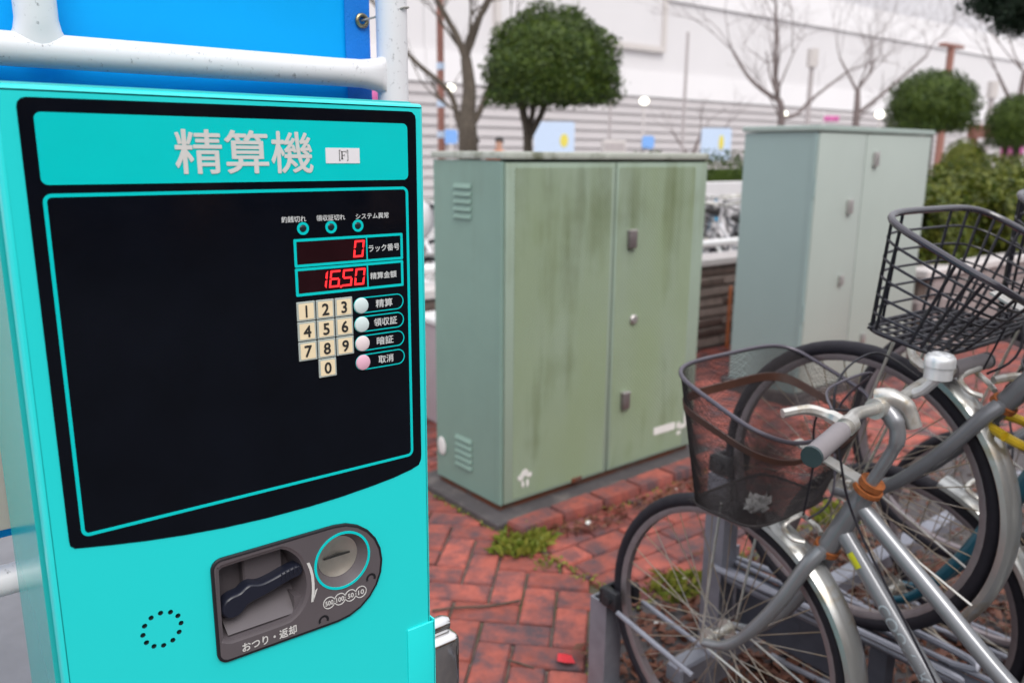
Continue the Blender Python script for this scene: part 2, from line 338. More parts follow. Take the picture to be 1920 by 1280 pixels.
orange_paint = mat('orange_paint', (.50, .16, .06), .6, var=.12)
red_leaf_m = mat('red_leaf', (.68, .03, .045), .5, var=.15, vs=30, trans=.2)
bright_blue = mat('bright_blue_paint', (.01, .34, .62), .35, var=.05)
moped_white = mat('white_body_paint', (.72, .70, .72), .3, var=.04)
beam_red = mat('red_brown_beam', (.18, .07, .05), .7, var=.15)

# ---------------------------------------------------------------- ground
def struct(name, mb, m, **k): o = mb.build(name, m, **k); o['kind'] = 'structure'; return o
g = MB(); g.add([(-150, -150, -.03), (250, -150, -.03), (250, 250, -.03), (-150, 250, -.03)], [(0, 1, 2, 3)])
struct('ground', g, plaza)
g = MB(); g.box((-2.5, -3, -.028), (9, 3.85, -.014)); pave = struct('brick_pavement', g, joint)
L_, W_, J = .22, .11, .009
def brick_mesh(seed):
    rnd = random.Random(seed); mb = MB(); hx, hy = L_ / 2 - J / 2, W_ / 2 - J / 2
    mb.box((-hx, -hy, -.022), (hx, hy, 0), bev=.0055)
    mb.v = [(x + rnd.uniform(-.002, .002), y + rnd.uniform(-.002, .002), z + (rnd.uniform(-.0015, .001) if z > -.01 else 0)) for x, y, z in mb.v]
    return mb
bmeshes = []
for i in range(6):
    o = brick_mesh(i).build('brick', brick_red, None); bmeshes.append(o.data); bpy.data.objects.remove(o)
spots = []
s2 = math.sqrt(.5); ox, oy = 1.292, 1.645
for a in range(-60, 60):
    for b in range(-40, 40):
        lx, ly = -a - 2 * b + 2, a - 2 * b
        for (cx, cy, rot) in ((lx - 1, ly + .5, 0), (lx - .5, ly + 2, pi / 2)):
            X = ox + W_ * (cx * s2 + cy * s2); Y = oy + W_ * (-cx * s2 + cy * s2)
            if X < 1.95 and (X > .98 or Y < 1.0) and -.5 < X and -.3 < Y < 3.84 and X - Y < .10: spots.append((X, Y, -pi / 4 + rot))
for r in range(21):
    Y = 1.70 + W_ * r
    for c in range(-1, 30):
        X = 1.945 + L_ * c + (L_ / 2 if r % 2 else 0)
        if Y < 3.83 and (X < 5.8 or Y < 2.6): spots.append((X, Y, 0))
XB = 1.805                                                # seam between the two bonds
def cuts(X, Y, rz):                                       # border planes (point, outward normal) that pass through a brick; None if it is wholly outside
    out = []; ext = L_ / 2 * abs(cos(rz)) + W_ / 2 * abs(sin(rz)) - .006
    planes = [((XB, 0, 0), (-1, 0, 0))] if rz == 0 else [((XB - .008, 0, 0), (1, 0, 0)), ((-.03, 0, 0), (s2, -s2, 0))]
    for p, n_ in planes:
        d = (X - p[0]) * n_[0] + (Y - p[1]) * n_[1]; e = ext if abs(n_[1]) < .1 else (L_ / 2 if rz == -pi / 4 else W_ / 2) - .006
        if d > e - .012: return None
        if d > -e: out.append((p, n_))
    return out
spots = [s for s in spots if cuts(*s) is not None]
inv = cam.matrix_world.inverted()
def inview(X, Y, Z=0, mg=.06):
    p = inv @ Vector((X, Y, Z)); 
    return p.z < -.2 and abs(p.x / -p.z) < .6204 + mg and abs(p.y / -p.z) < .4136 + mg
def masked(X, Y):                                         # behind the payment machine
    d = math.atan2(Y, X); return d > radians(58)
vis = sorted([s for s in spots if inview(s[0], s[1]) and not masked(s[0], s[1])], key=lambda s: s[0] ** 2 + s[1] ** 2)
first = vis[:290]; fs = set(first); rest = [s for s in spots if s not in fs]
for X, Y, rz in first:
    cs = cuts(X, Y, rz)
    if cs:
        bm = bmesh.new(); bm.from_mesh(random.choice(bmeshes)); bm.transform(Matrix.Translation((X, Y, 0)) @ Matrix.Rotation(rz, 4, 'Z'))
        for p, n_ in cs:
            r_ = bmesh.ops.bisect_plane(bm, geom=bm.verts[:] + bm.edges[:] + bm.faces[:], plane_co=p, plane_no=n_, clear_outer=True)
            ee = [e for e in bm.edges if e.is_boundary]
            if ee: bmesh.ops.holes_fill(bm, edges=ee)
        if len(bm.faces) < 4: bm.free(); continue
        for v in bm.verts: v.co -= Vector((X, Y, 0))
        o = MB().bm(bm).build('brick', brick_red, pave); o.location = (X, Y, random.uniform(-.002, .002)); continue
    inst('brick', random.choice(bmeshes), pave, (X, Y, random.uniform(-.002, .0025)), (random.uniform(-.006, .006), random.uniform(-.006, .006), rz + (pi if random.random() < .5 else 0) + random.uniform(-.006, .006)))
mb = MB()
for X, Y, rz in rest:
    k = len(mb.v); hx, hy = L_ / 2 - J / 2, W_ / 2 - J / 2; mb.box((-hx, -hy, -.02), (hx, hy, 0)); mb.xf(Matrix.Translation((X, Y, random.uniform(-.002, .002))) @ Matrix.Rotation(rz, 4, 'Z'), k)
o = mb.build('paver_field', brick_red, pave, smooth=False); o['kind'] = 'stuff'

g = MB(); g.box((-2.5, 1.06, -.026), (.90, 3.84, .001)); struct('side_pavement', g, mat('grey_slab', (.20, .20, .215), .85, var=.12, vs=8, bump=.3, bs=60))
# concrete pad under the cycle racks (45-degree cut edge against the pavers)
g = MB(); P = [(1.02, 1.02), (1.605, 1.605), (1.66, 1.635), (9, 1.635), (9, -.9), (-.9, -.9), (-.9, -.89)]
g.add([(x, y, .001) for x, y in P] + [(x, y, -.026) for x, y in P], [tuple(range(6, -1, -1))] + [(i, (i + 1) % 7, 7 + (i + 1) % 7, 7 + i) for i in range(7)])
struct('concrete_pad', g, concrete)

g = MB(); g.add([(-60, -40, -.012), (90, -40, -.012), (90, -.9, -.012), (-60, -.9, -.012)], [(0, 1, 2, 3)]); struct('road', g, mat('asphalt', (.045, .044, .046), .9, var=.2, vs=30, bump=.4, bs=80))  # unseen ground behind the camera, made dark for the black panel's reflection
# ---------------------------------------------------------------- payment machine
def soften(out, d):                                       # inset an outline of a convex shape towards its middle
    cx = sum(p[0] for p in out) / len(out); cz = sum(p[1] for p in out) / len(out); r = []
    n = len(out)
    for i in range(n):
        a, b = Vector(out[i - 1]), Vector(out[(i + 1) % n]); t = b - a; nn = Vector((-t.y, t.x)).normalized(); r.append((out[i][0] + nn.x * d, out[i][1] + nn.y * d))
    return r
T = thing('payment_machine', 'teal bicycle parking payment machine with black control panel and red digits', 'payment machine', (.522, .83, 0))
ZB = .30
hole_pts = [(-.3295, .9536), (-.3198, .9512), (-.3128, .9444), (-.3103, .935), (-.313, .9256), (-.32, .9186), (-.3295, .9163), (-.3389, .9189), (-.3457, .9258), (-.3484, .9352), (-.3459, .9448), (-.339, .9516)]
door_o = rr(-.4235, ZB, .001, 1.4745, .004, 4)
def arc_outline():                                         # coin unit: square left end, round right end
    out = []
    for cx, cz, a0, a1, r in ((-.264, .8845, 180, 270, .0125), (-.1335, .934, 270, 450, .0625), (-.264, .9835, 90, 180, .0125)):
        for k in range(13): t = radians(a0 + (a1 - a0) * k / 12); out.append((cx + r * cos(t), cz + r * sin(t)))
    return out
coin_o = arc_outline()
coin_hole = soften(coin_o, .004)
d = MB()
d.fill(soften(door_o, .0055), [coin_hole] + [circ(x, z, .0027, 10) for x, z in hole_pts], 0)
d.loft([[(x, 0, z) for x, z in soften(door_o, .0055)], [(x, .0012, z) for x, z in soften(door_o, .0022)], [(x, .0055, z) for x, z in door_o], [(x, .021, z) for x, z in door_o], [(x, .021, z) for x, z in soften(door_o, .02)]])
d.build('front_door', teal, T, ang=50)
b = MB(); o1 = rr(-.4270, ZB - .004, .0045, 1.4782, .005, 4)
b.loft([[(x, .034, z) for x, z in soften(o1, .014)], [(x, .0300, z) for x, z in soften(o1, .003)], [(x, .0315, z) for x, z in o1], [(x, .262, z) for x, z in o1]], cap1=True)
b.build('housing', teal_gloss_shaded, T, ang=50)
b = MB(); b.band(rr(-.4190, ZB + .006, -.0035, 1.4700, .003, 3), rr(-.400, ZB + .022, -.023, 1.452, .003, 3), .0212, .034); b.build('door_gap_band', gap_dark, T)  # dark band behind the door edge, puts the gap's shade in as colour
b = MB(); b.box((-.36, .06, 0), (-.06, .24, ZB - .003), bev=.004); b.box((-.40, .03, 0), (-.02, .26, .012)); b.build('pedestal', teal, T)
for x, z in hole_pts:
    h = MB(); c = circ(x, z, .0027, 10); h.loft([[(px_, .0002, pz) for px_, pz in c], [(px_, .006, pz) for px_, pz in c]], cap1=True); h.build('speaker_hole', hole_dark, T)
# black film panel with a bowed lower edge
low = [(-.4047, 1.0570), (-.4042, 1.0518), (-.4005, 1.0482), (-.37, 1.0425), (-.3373, 1.0372), (-.30, 1.0325), (-.2579, 1.0288), (-.21, 1.0268), (-.16, 1.0268), (-.12, 1.0284), (-.0783, 1.0318), (-.05, 1.0350), (-.0262, 1.0395), (-.0150, 1.0432), (-.0120, 1.0490), (-.0112, 1.0560)]
up = [(-.0107, 1.4565), (-.0117, 1.4612), (-.0155, 1.4648), (-.0205, 1.4654), (-.3970, 1.4640), (-.4012, 1.4628), (-.4040, 1.4598), (-.4050, 1.4555)]
b = MB(); b.slab(low + up, -.0008, .0005); b.build('control_panel', black_film, T, smooth=False)
YP = -.0008
def layer(outline, name, m, y=.0005, parent=T): 
    q = MB(); q.slab(outline, YP - y, YP - .00002); return q.build(name, m, parent, smooth=False)
hp = layer(rr(-.3930, 1.3902, -.0225, 1.4520, .0058), 'header_panel', teal_print)
q = MB(); text(q, '精算機', -.2787, 1.3985, -.1380, 1.4408, YP - .0009, .00058); q.build('lettering', white_print, hp, smooth=False)
st = MB(); st.slab(rr(-.1236, 1.4085, -.0836, 1.4246, .0004, 2), YP - .0010, YP - .0006); st = st.build('sticker', paper, T, smooth=False)
q = MB(); y = YP - .0013
for a in [(-.1082, 1.4112, -.1075, 1.4225), (-.1082, 1.4112, -.1066, 1.4119), (-.1082, 1.4218, -.1066, 1.4225), (-.0982, 1.4112, -.0975, 1.4225), (-.0991, 1.4112, -.0975, 1.4119), (-.0991, 1.4218, -.0975, 1.4225),
          (-.1055, 1.4127, -.1041, 1.4212), (-.1064, 1.4127, -.1032, 1.4132), (-.1064, 1.4207, -.0994, 1.4212), (-.1000, 1.4190, -.0994, 1.4207), (-.1041, 1.4166, -.1016, 1.4171), (-.1020, 1.4158, -.1016, 1.4179)]:
    q.add([(a[0], y, a[1]), (a[2], y, a[1]), (a[2], y, a[3]), (a[0], y, a[3])], [(0, 1, 2, 3)])
q.build('lettering', ink, st, smooth=False)
def outline_band(x0, z0, x1, z1, r, wd, name, m=teal_print, parent=T, n=6):
    q = MB(); q.band(rr(x0, z0, x1, z1, r, n), rr(x0 + wd, z0 + wd, x1 - wd, z1 - wd, max(r - wd, .0002), n), YP - .0005, YP - .00002); return q.build(name, m, parent, smooth=False)
outline_band(-.3935, 1.0575, -.0230, 1.3826, .0075, .0032, 'frame_line')
# lamps and captions
for cx, body, x0, x1 in ((-.1529, '釣銭切れ', -.1765, -.1490), (-.1205, '領収証切れ', -.1373, -.1035), (-.0882, 'システム異常', -.0907, -.0492)):
    q = MB(); q.sphere((cx, YP - .0001, 1.341), .0038, 14, 8, (1, .28, 1)); lp = q.build('indicator_lamp', led_off, T)
    q = MB(); q.band(circ(cx, 1.341, .0067, 28), circ(cx, 1.341, .0040, 28), YP - .0006, YP); q.build('ring', teal_print, lp, smooth=False)
    q = MB(); text(q, body, x0, 1.3479, x1, 1.3545, YP - .0004, .00010); q.build('caption', grey_print, lp, smooth=False)
SEG = {'0': 'abcdef', '1': 'bc', '5': 'acdfg', '6': 'acdefg'}
def digit(mb, ch, x, z, w_, h, y, t=.0022):
    sk = .14
    def quad(a, b_, c, d_): mb.add([(px_ + (pz - z) * sk, y, pz) for px_, pz in (a, b_, c, d_)], [(0, 1, 2, 3)])
    m_ = z + h / 2; g_ = .0004
    for s_ in SEG[ch]:
        if s_ == 'a': quad((x + g_, z + h - t), (x + w_ - g_, z + h - t), (x + w_ - g_, z + h), (x + g_, z + h))
        if s_ == 'd': quad((x + g_, z), (x + w_ - g_, z), (x + w_ - g_, z + t), (x + g_, z + t))
        if s_ == 'g': quad((x + t * .7, m_ - t / 2), (x + w_ - t * .7, m_ - t / 2), (x + w_ - t * .7, m_ + t / 2), (x + t * .7, m_ + t / 2))
        if s_ == 'f': quad((x, m_ + g_), (x + t, m_ + g_ + t / 2), (x + t, z + h - t), (x, z + h))
        if s_ == 'b': quad((x + w_ - t, m_ + g_ + t / 2), (x + w_, m_ + g_), (x + w_, z + h), (x + w_ - t, z + h - t))
        if s_ == 'e': quad((x, z), (x + t, z + t), (x + t, m_ - g_ - t / 2), (x, m_ - g_))
        if s_ == 'c': quad((x + w_ - t, z + t), (x + w_, z), (x + w_, m_ - g_), (x + w_ - t, m_ - g_ - t / 2))
for z0, z1, num, cap, cx0, cx1 in ((1.3000, 1.3302, '0', 'ラック番号', -.0760, -.0362), (1.2688, 1.2990, '16.50', '精算金額', -.0750, -.0408)):
    dw = layer(rr(-.1612, z0 + .003, -.0790, z1 - .003, .0006, 2), 'display_window', display_glass, .0003)
    bd = outline_band(-.1643, z0, -.0316, z1, .0012, .0029, 'border', teal_print, dw, 2)
    q = MB(); q.slab(rr(-.0788, z0 + .0029, -.0773, z1 - .0029, .0002, 1), YP - .0005, YP); q.build('divider', teal_print, dw, smooth=False)
    x = -.0955
    for ch in reversed(num):
        q = MB()
        if ch == '.': q.add([(x + .0130, YP - .0008, z0 + .0052), (x + .0156, YP - .0008, z0 + .0052), (x + .0156, YP - .0008, z0 + .0078), (x + .0130, YP - .0008, z0 + .0078)], [(0, 1, 2, 3)])
        else: digit(q, ch, x, z0 + .0062, .0124, .0188, YP - .0006); x -= .0153
        q.build('digit', led_on, dw, smooth=False)
    q = MB(); zc = (z0 + z1) / 2 - .0002; text(q, cap, cx0, zc - .004, cx1, zc + .004, YP - .0004, .00014); q.build('caption', grey_print, dw, smooth=False)
for i, ch in enumerate('1234567890'):
    col, row = (1, 3) if ch == '0' else (i % 3, i // 3)
    x0 = -.1649 + col * .0224; z1 = 1.2628 - row * .0221
    q = MB(); q.box((x0, YP - .0018, z1 - .0211), (x0 + .0211, YP, z1), bev=.0004); k = q.build('key', key_frame, T, smooth=False)
    q = MB(); q.slab(rr(x0 + .0019, z1 - .0192, x0 + .0192, z1 - .0019, .0008, 2), YP - .0021, YP - .0017); q.build('key_cap', key_cream, k, smooth=False)
    g_ = text_geo(ch); wd = .0132 * (g_[3] - g_[2]) / (g_[5] - g_[4]) + .0003; xc = x0 + .0105
    q = MB(); text(q, ch, xc - wd / 2, z1 - .0172, xc + wd / 2, z1 - .0040, YP - .0024, .00038); q.build('numeral', ink, k, smooth=False)
for zc, body, tx0, tx1, bm_ in ((1.2512, '精算', -.0690, -.0470, btn_mint), (1.2295, '領収証', -.0720, -.0415, btn_mint), (1.2073, '暗証', -.0690, -.0470, btn_white), (1.1850, '取消', -.0675, -.0475, btn_pink)):
    q = MB(); q.loft([[(-.0875 + r_ * cos(2 * pi * k / 28), y_, zc + r_ * sin(2 * pi * k / 28)) for k in range(28)] for r_, y_ in ((.0005, YP - .0026), (.0072, YP - .0024), (.0086, YP - .0017), (.0090, YP - .0006), (.0090, YP))], cap0=True); bt = q.build('button', bm_, T)
    outline_band(-.0968, zc - .0092, -.0322, zc + .0092, .0091, .0011, 'outline', teal_print, bt, 8)
    q = MB(); text(q, body, tx0, zc - .0046, tx1, zc + .0050, YP - .0004, .00016); q.build('caption', grey_print, bt, smooth=False)
# coin unit
YC = -.004
q = MB(); q.loft([[(x, YC + .0035, z) for x, z in coin_o], [(x, YC + .001, z) for x, z in coin_o], [(x, YC, z) for x, z in soften(coin_o, .0016)], [(x, YC, z) for x, z in soften(coin_o, .0030)], [(x, YC + .002, z) for x, z in soften(coin_o, .0034)], [(x, YC + .012, z) for x, z in soften(coin_o, .0045)]])
cu = q.build('coin_unit', coin_dark, T)
cup_o = [(-.2725, .9050), (-.2700, .8975), (-.2630, .8938), (-.2540, .8928), (-.2000, .8928), (-.1880, .8955), (-.1780, .9025), (-.1705, .9135), (-.1668, .9260), (-.1662, .9400), (-.1690, .9560), (-.1752, .9710), (-.1850, .9825), (-.1950, .9890), (-.2050, .9900), (-.2600, .9890), (-.2675, .9868), (-.2718, .9800)]
cup_o = [(p.x, p.y) for p in cat([(x, z, 0) for x, z in cup_o], 3, True)]
ccx, ccz = -.1243, .9497
face_o = soften(coin_o, .0032)
q = MB(); q.fill(face_o, [cup_o, circ(ccx, ccz, .0335, 40)], YC + .0004); q.build('face_plate', coin_grey, cu)
q = MB(); q.loft([[(x, YC + .0004, z) for x, z in cup_o], [(x, YC + .0016, z) for x, z in soften(cup_o, .0022)], [(x, YC + .0020, z) for x, z in soften(cup_o, .0038)], [(x, .012, z) for x, z in soften(cup_o, .0062)], [(x, .030, z) for x, z in soften(cup_o, .0105)]], cap1=True)
q.box((-.236, .016, .936), (-.190, .031, .979), bev=.002); q.add([(-.264, .029, .925), (-.172, .029, .925), (-.178, .002, .9005), (-.262, .002, .9005)], [(0, 3, 2, 1)])
q.build('return_cup', coin_grey, cu)
lv = [(-.2672, .9330), (-.2660, .9260), (-.2610, .9205), (-.2535, .9190), (-.2460, .9215), (-.2410, .9260), (-.2360, .9300), (-.2200, .9335), (-.2080, .9365), (-.1900, .9420), (-.1735, .9455), (-.1725, .9560), (-.1800, .9585), (-.1950, .9555), (-.2080, .9520), (-.2220, .9500), (-.2330, .9530), (-.2400, .9510), (-.2460, .9470), (-.2560, .9455), (-.2630, .9415)]
lv = [(p.x, p.y) for p in cat([(x, z, 0) for x, z in lv], 3, True)]
q = MB(); q.loft([[(x, .0005, z) for x, z in soften(lv, .0022)], [(x, .0015, z) for x, z in soften(lv, .0008)], [(x, .0035, z) for x, z in lv], [(x, .016, z) for x, z in lv]], cap0=True, cap1=True); lo = q.build('return_lever', lever_navy, cu)
for i in range(5):
    q = MB(); x = -.1985 + i * .0050; q.box((x, -.0012, .9450 + i * .0012), (x + .0018, .002, .9545 + i * .0010), bev=.0005); q.build('grip_rib', lever_navy, lo)
q = MB(); q.loft([[(-.1835, .003, .9205), (-.1745, .003, .9180), (-.1760, .003, .9040), (-.1845, .003, .8985)], [(-.1835, .026, .9205), (-.1745, .026, .9180), (-.1760, .026, .9040), (-.1845, .026, .8985)]], cap0=True, cap1=True); q.build('cup_tab', coin_grey, cu, smooth=False)
q = MB(); q.loft([[(ccx + r_ * cos(2 * pi * k / 40), y_, ccz + r_ * sin(2 * pi * k / 40)) for k in range(40)] for r_, y_ in ((.0335, YC + .0004), (.0318, YC + .003), (.0262, .0090), (.0252, .0092))]); q.build('coin_well', coin_grey, cu)
q = MB(); q.band(circ(ccx, ccz, .0362, 44), circ(ccx, ccz, .0332, 44), YC - .0004, YC + .0004); q.build('well_ring', teal_print, cu)
slot_o = [(ccx - .0170, ccz - .0010), (ccx + .0170, ccz - .0010), (ccx + .0170, ccz + .0010), (ccx + .0080, ccz + .0016), (ccx, ccz + .0026), (ccx - .0080, ccz + .0016), (ccx - .0170, ccz + .0010)]
q = MB(); q.loft([[(ccx + r_ * cos(2 * pi * k / 40), .0090 + .0052 * (1 - (r_ / .0256) ** 2), ccz + r_ * sin(2 * pi * k / 40)) for k in range(40)] for r_ in (.0256, .022, .017, .012, .007, .0004)]); sp = q.build('coin_plate', steel_plate, cu)
q = MB(); q.loft([[(x, .0108, z) for x, z in slot_o], [(x, .016, z) for x, z in slot_o]], cap0=True); q.build('coin_slot', ink, cu, smooth=False)
for cx, body in ((-.1439, '500'), (-.1299, '100'), (-.1160, '50'), (-.1022, '10')):
    q = MB(); q.band(circ(cx, .9012, .0077, 26), circ(cx, .9012, .0067, 26), YC - .0002, YC + .0003)
    hw = .0052 if len(body) == 3 else .0040; text(q, body, cx - hw, .9012 - .0031, cx + hw, .9012 + .0031, YC - .0003, .00022); q.build('coin_mark', white_print, cu, smooth=False)
for cx, cz in ((-.1518, .8812), (-.0880, .9145)):
    q = MB(); q.loft([[(cx + .0066 * s_ * cos(t), YC - .0003 * (s_ > .8), cz + .0066 * s_ * sin(t)) for t in [radians(-25 + 230 * k / 14) for k in range(15)]] for s_ in (1.0, .58)], closed=False); q.build('drain_arch', coin_dark, cu, smooth=False)
q = MB(); text(q, 'おつり・返却', -.2496, .8776, -.1857, .8892, YC - .0003, .00022)
q.build('lettering', white_print, cu, smooth=False); q = MB()
ap = [(-.1678, .9605), (-.1650, .9520), (-.1633, .9430), (-.1628, .9330), (-.1632, .9230), (-.1648, .9100)]
for i in range(5):
    (a, b_), (c_, e_) = ap[i], ap[i + 1]; q.add([(a - .0017, YC - .0003, b_), (a + .0017, YC - .0003, b_), (c_ + .0017, YC - .0003, e_), (c_ - .0017, YC - .0003, e_)], [(0, 3, 2, 1)])
q.add([(-.1640, YC - .0003, .9085), (-.1575, YC - .0003, .9255), (-.1605, YC - .0003, .9235), (-.1630, YC - .0003, .9140)], [(0, 1, 2, 3)])
q.build('arrow_mark', white_print, cu, smooth=False)
# lock plate and chrome latch on the right edge
q = MB(); q.box((-.0370, -.0030, .55), (.0036, .0005, .8232), bev=.0014, seg=2); q.box((.0014, -.0030, .55), (.0036, .024, .8255)); q.build('lock_plate', teal, T, ang=50)
q = MB(); q.box((.0046, .012, .690), (.0570, .062, .776), bev=.011, seg=4); q.tube([(.0046, .040, .781), (.042, .040, .781), (.048, .040, .780), (.052, .040, .778)], [.0135, .0135, .0115, .006], 22); q.build('latch', chrome, T)
q = MB(); q.box((.0046, .016, .60), (.052, .058, .698), bev=.004, seg=2); q.build('latch_body', steel_plate, T)

# ---------------------------------------------------------------- pipe frame, tarp, control box on the left
PF = thing('pipe_frame', 'white painted steel pipe frame behind the teal machine', 'pipe frame', (.695, 1.194, 0))
YF = 0
q = MB(); q.cyl((0, YF, 0), (0, YF, 2.25), .0243, 24); q.build('post', white_pipe, PF)
q = MB(); q.cyl((-1.5, YF, 0), (-1.5, YF, 2.25), .0243, 24); q.build('post', white_pipe, PF)
for z in (1.5385, .866, 2.22):
    q = MB(); q.tube([(-1.5, YF, z), (-.10, YF, z), (-.055, YF, z), (-.030, YF, z), (-.018, YF, z)], [.0205, .0205, .0212, .0245, .030], 24, caps=False); q.v = [(a, max(-yl, min(yl, b_)), c_) for a, b_, c_ in q.v for yl in ((.0140 if a > -.020 else .0198 if a > -.034 else .0205),)]; q.build('cross_pipe', white_pipe, PF)
q = MB(); q.tube([(-.494, YF, 1.543), (-.494, YF, 1.5555), (-.494, YF, 1.563), (-.494, YF, 1.575), (-.494, YF, 2.22)], [.031, .0300, .0265, .0242, .0230], 24, caps=False); q.v = [(a, b_ * (.63 if c_ < 1.550 else .66 if c_ < 1.558 else .80 if c_ < 1.566 else .94 if c_ < 1.58 else 1), c_) for a, b_, c_ in q.v]; q.build('upright', white_pipe, PF)
q = MB()
nx, nz = 40, 40; x0, x1, z0, z1 = -1.3, .676, .91, 2.2
def tarp_y(u, v): return 1.236 + .006 * sin(u * 9 + v * 3) + .004 * sin(u * 23 + 1.3) * (1 - v) + .003 * sin(v * 17 + u * 5)
vs_ = [(x0 + (x1 - x0) * i / nx - (.004 * (1 - j / nz) if i == nx else 0), tarp_y(i / nx, j / nz), z0 + (z1 - z0) * j / nz) for j in range(nz + 1) for i in range(nx + 1)]
q.add(vs_, [(j * (nx + 1) + i, j * (nx + 1) + i + 1, (j + 1) * (nx + 1) + i + 1, (j + 1) * (nx + 1) + i) for j in range(nz) for i in range(nx)])
tp = q.build('blue_tarp', blue_tarp); tag(tp, 'bright blue vinyl tarp stretched behind the white pipe frame', 'tarp')
sol = tp.modifiers.new('thickness', 'SOLIDIFY'); sol.thickness = .0012
q = MB(); q.add([(x, tarp_y(1, j / 20) - .004 + .0006 * k, .91 + 1.29 * j / 20) for j in range(21) for k, x in enumerate((.632, .634, .674, .676))], [(j * 4 + i, j * 4 + i + 1, j * 4 + i + 5, j * 4 + i + 4) for j in range(20) for i in range(3)])
q.build('hem', blue_hem, tp)
q = MB(); q.tube([(.661 + .0085 * cos(2 * pi * k / 20), 1.226, 1.621 + .0085 * sin(2 * pi * k / 20)) for k in range(20)], .0032, 8, closed=True); q.build('grommet', brass, tp)
q = MB(); q.tube(cat([(.661, 1.232, 1.621), (.664, 1.218, 1.6225), (.680, 1.205, 1.628), (.700, 1.168, 1.637), (.722, 1.190, 1.642), (.705, 1.219, 1.640), (.684, 1.205, 1.6285)], 6), .0016, 6); tag(q.build('tie_wire', wire_grey), 'grey wire tying the tarp grommet to the white post', 'wire')
CB = thing('control_box', 'cream enamel box left of the teal machine with a dark slot', 'control box', (.115, 1.13, .96))
q = MB(); q.box((-.46, 0, .0), (0, .055, .62), bev=.004, seg=2); q.build('cover', cream_box, CB)
q = MB(); q.box((-.006, -.002, .006), (.0015, .0, .615)); q.build('edge_seal', brown_seal, CB)
q = MB(); q.box((-.0150, -.0008, .052), (-.0105, .002, .078), bev=.0007); q.build('slot', hole_dark, CB)

# ---------------------------------------------------------------- street cabinets
def louvre_mesh(wd):
    q = MB(); q.add([(-.001, -wd / 2, .010), (-.001, wd / 2, .010), (-.010, wd / 2, -.008), (-.010, -wd / 2, -.008), (-.001, -wd / 2, -.010), (-.001, wd / 2, -.010)], [(0, 3, 2, 1), (3, 4, 5, 2), (0, 4, 3), (1, 2, 5)]); return q
K1 = thing('utility_cabinet', 'sage green utility cabinet with mould streaked dimpled doors', 'utility cabinet', (1.849, 2.416, 0), radians(1.3))
W1, D1 = 1.185, .445
q = MB(); q.box((.004, .022, .058), (W1 - .004, D1, 1.395)); q.build('housing', sage_shaded_side, K1)
q = MB(); q.box((-.004, -.006, 1.400), (W1 + .006, D1 + .01, 1.428), bev=.006, seg=2); q.build('lid', sage_lid, K1)
q = MB(); q.box((.01, .010, 1.393), (W1 - .004, .021, 1.4005)); q.build('lid_gasket', gap_dark, K1)
q = MB(); q.box((.580, .004, .07), (.605, .0195, 1.38)); q.build('door_gap_dark', gap_dark, K1)  # added dark strip filling the door gap, its shade given as colour
for x0, x1 in ((.016, .588), (.597, W1 - .004)):
    q = MB(); q.box((x0, -.004, .062), (x1, .020, 1.388), bev=.004, seg=2); dr = q.build('door', sage_frame, K1)
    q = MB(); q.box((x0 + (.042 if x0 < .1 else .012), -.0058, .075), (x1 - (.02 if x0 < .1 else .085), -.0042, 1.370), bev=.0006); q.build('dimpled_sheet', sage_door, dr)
q = MB(); q.box((.0, .0005, .06), (.0125, .03, 1.392), bev=.002); q.build('corner_post', sage_shaded_side, K1)
q = MB(); q.box((.012, .018, .031), (W1 - .012, D1 - .01, .0575)); q.build('base_frame', rust_base, K1)
lm = None
for zc in (1.298, .272):
    for k in range(5):
        if lm is None: o = louvre_mesh(.112).build('louvre', sage_shaded_side, K1); lm = o.data
        else: o = inst('louvre', lm, K1)
        o.location = (.004, .246, zc - k * .0285)
for x, z, big in ((.690, 1.075, 1), (.686, .372, 1)):
    q = MB(); q.box((x - .022, -.026, z - .038), (x + .022, -.004, z + .032), bev=.004, seg=2); h = q.build('latch', latch_dark, K1)
    q = MB(); q.box((x - .023, -.027, z + .0325), (x + .023, -.004, z + .040), bev=.002); q.build('latch_highlight', latch_metal, h)  # lighter strip on top puts the latch's highlight into the metal colour
q = MB(); q.loft([[(.724 + r_ * cos(2 * pi * k / 24), y_, .728 + r_ * sin(2 * pi * k / 24)) for k in range(24)] for r_, y_ in ((.002, -.020), (.016, -.019), (.021, -.013), (.021, -.004))], cap0=True); q.build('lock_cover', latch_metal, K1)
rnd = random.Random(3)
def torn(x, z, wd, hh, name='torn_sticker'):
    q = MB(); pts = [(x + wd / 2 * cos(2 * pi * k / 12) * rnd.uniform(.65, 1.15), z + hh / 2 * sin(2 * pi * k / 12) * rnd.uniform(.6, 1.2)) for k in range(12)]; q.slab(pts, -.0072, -.0040); q.build(name, sticker_white, K1, smooth=False)
for a in ((.100, .158, .034, .026), (.120, .172, .04, .03), (.143, .160, .03, .022), (.110, .128, .016, .036), (.134, .126, .016, .038), (1.070, .176, .03, .04), (1.10, .166, .05, .03), (1.125, .205, .03, .07), (1.075, .14, .03, .022)): torn(*a)
q = MB(); q.slab(rr(.895, .163, 1.045, .199, .006, 2), -.0073, -.0040); q.build('label_strip', sticker_white, K1, smooth=False)
q = MB(); q.sphere((-.002, .40, .20), .03, 8, 6, (.15, 1, 1.4)); q.build('torn_sticker', sticker_white, K1)
q = MB(); q.box((.38, -.010, .060), (.44, -.002, .082), bev=.003); q.build('door_stop', rust_base, K1)
q = MB(); q.box((1.775, 2.338, -.02), (3.12, 2.96, .030), bev=.005); struct('cabinet_plinth', q, concrete)
ks = None
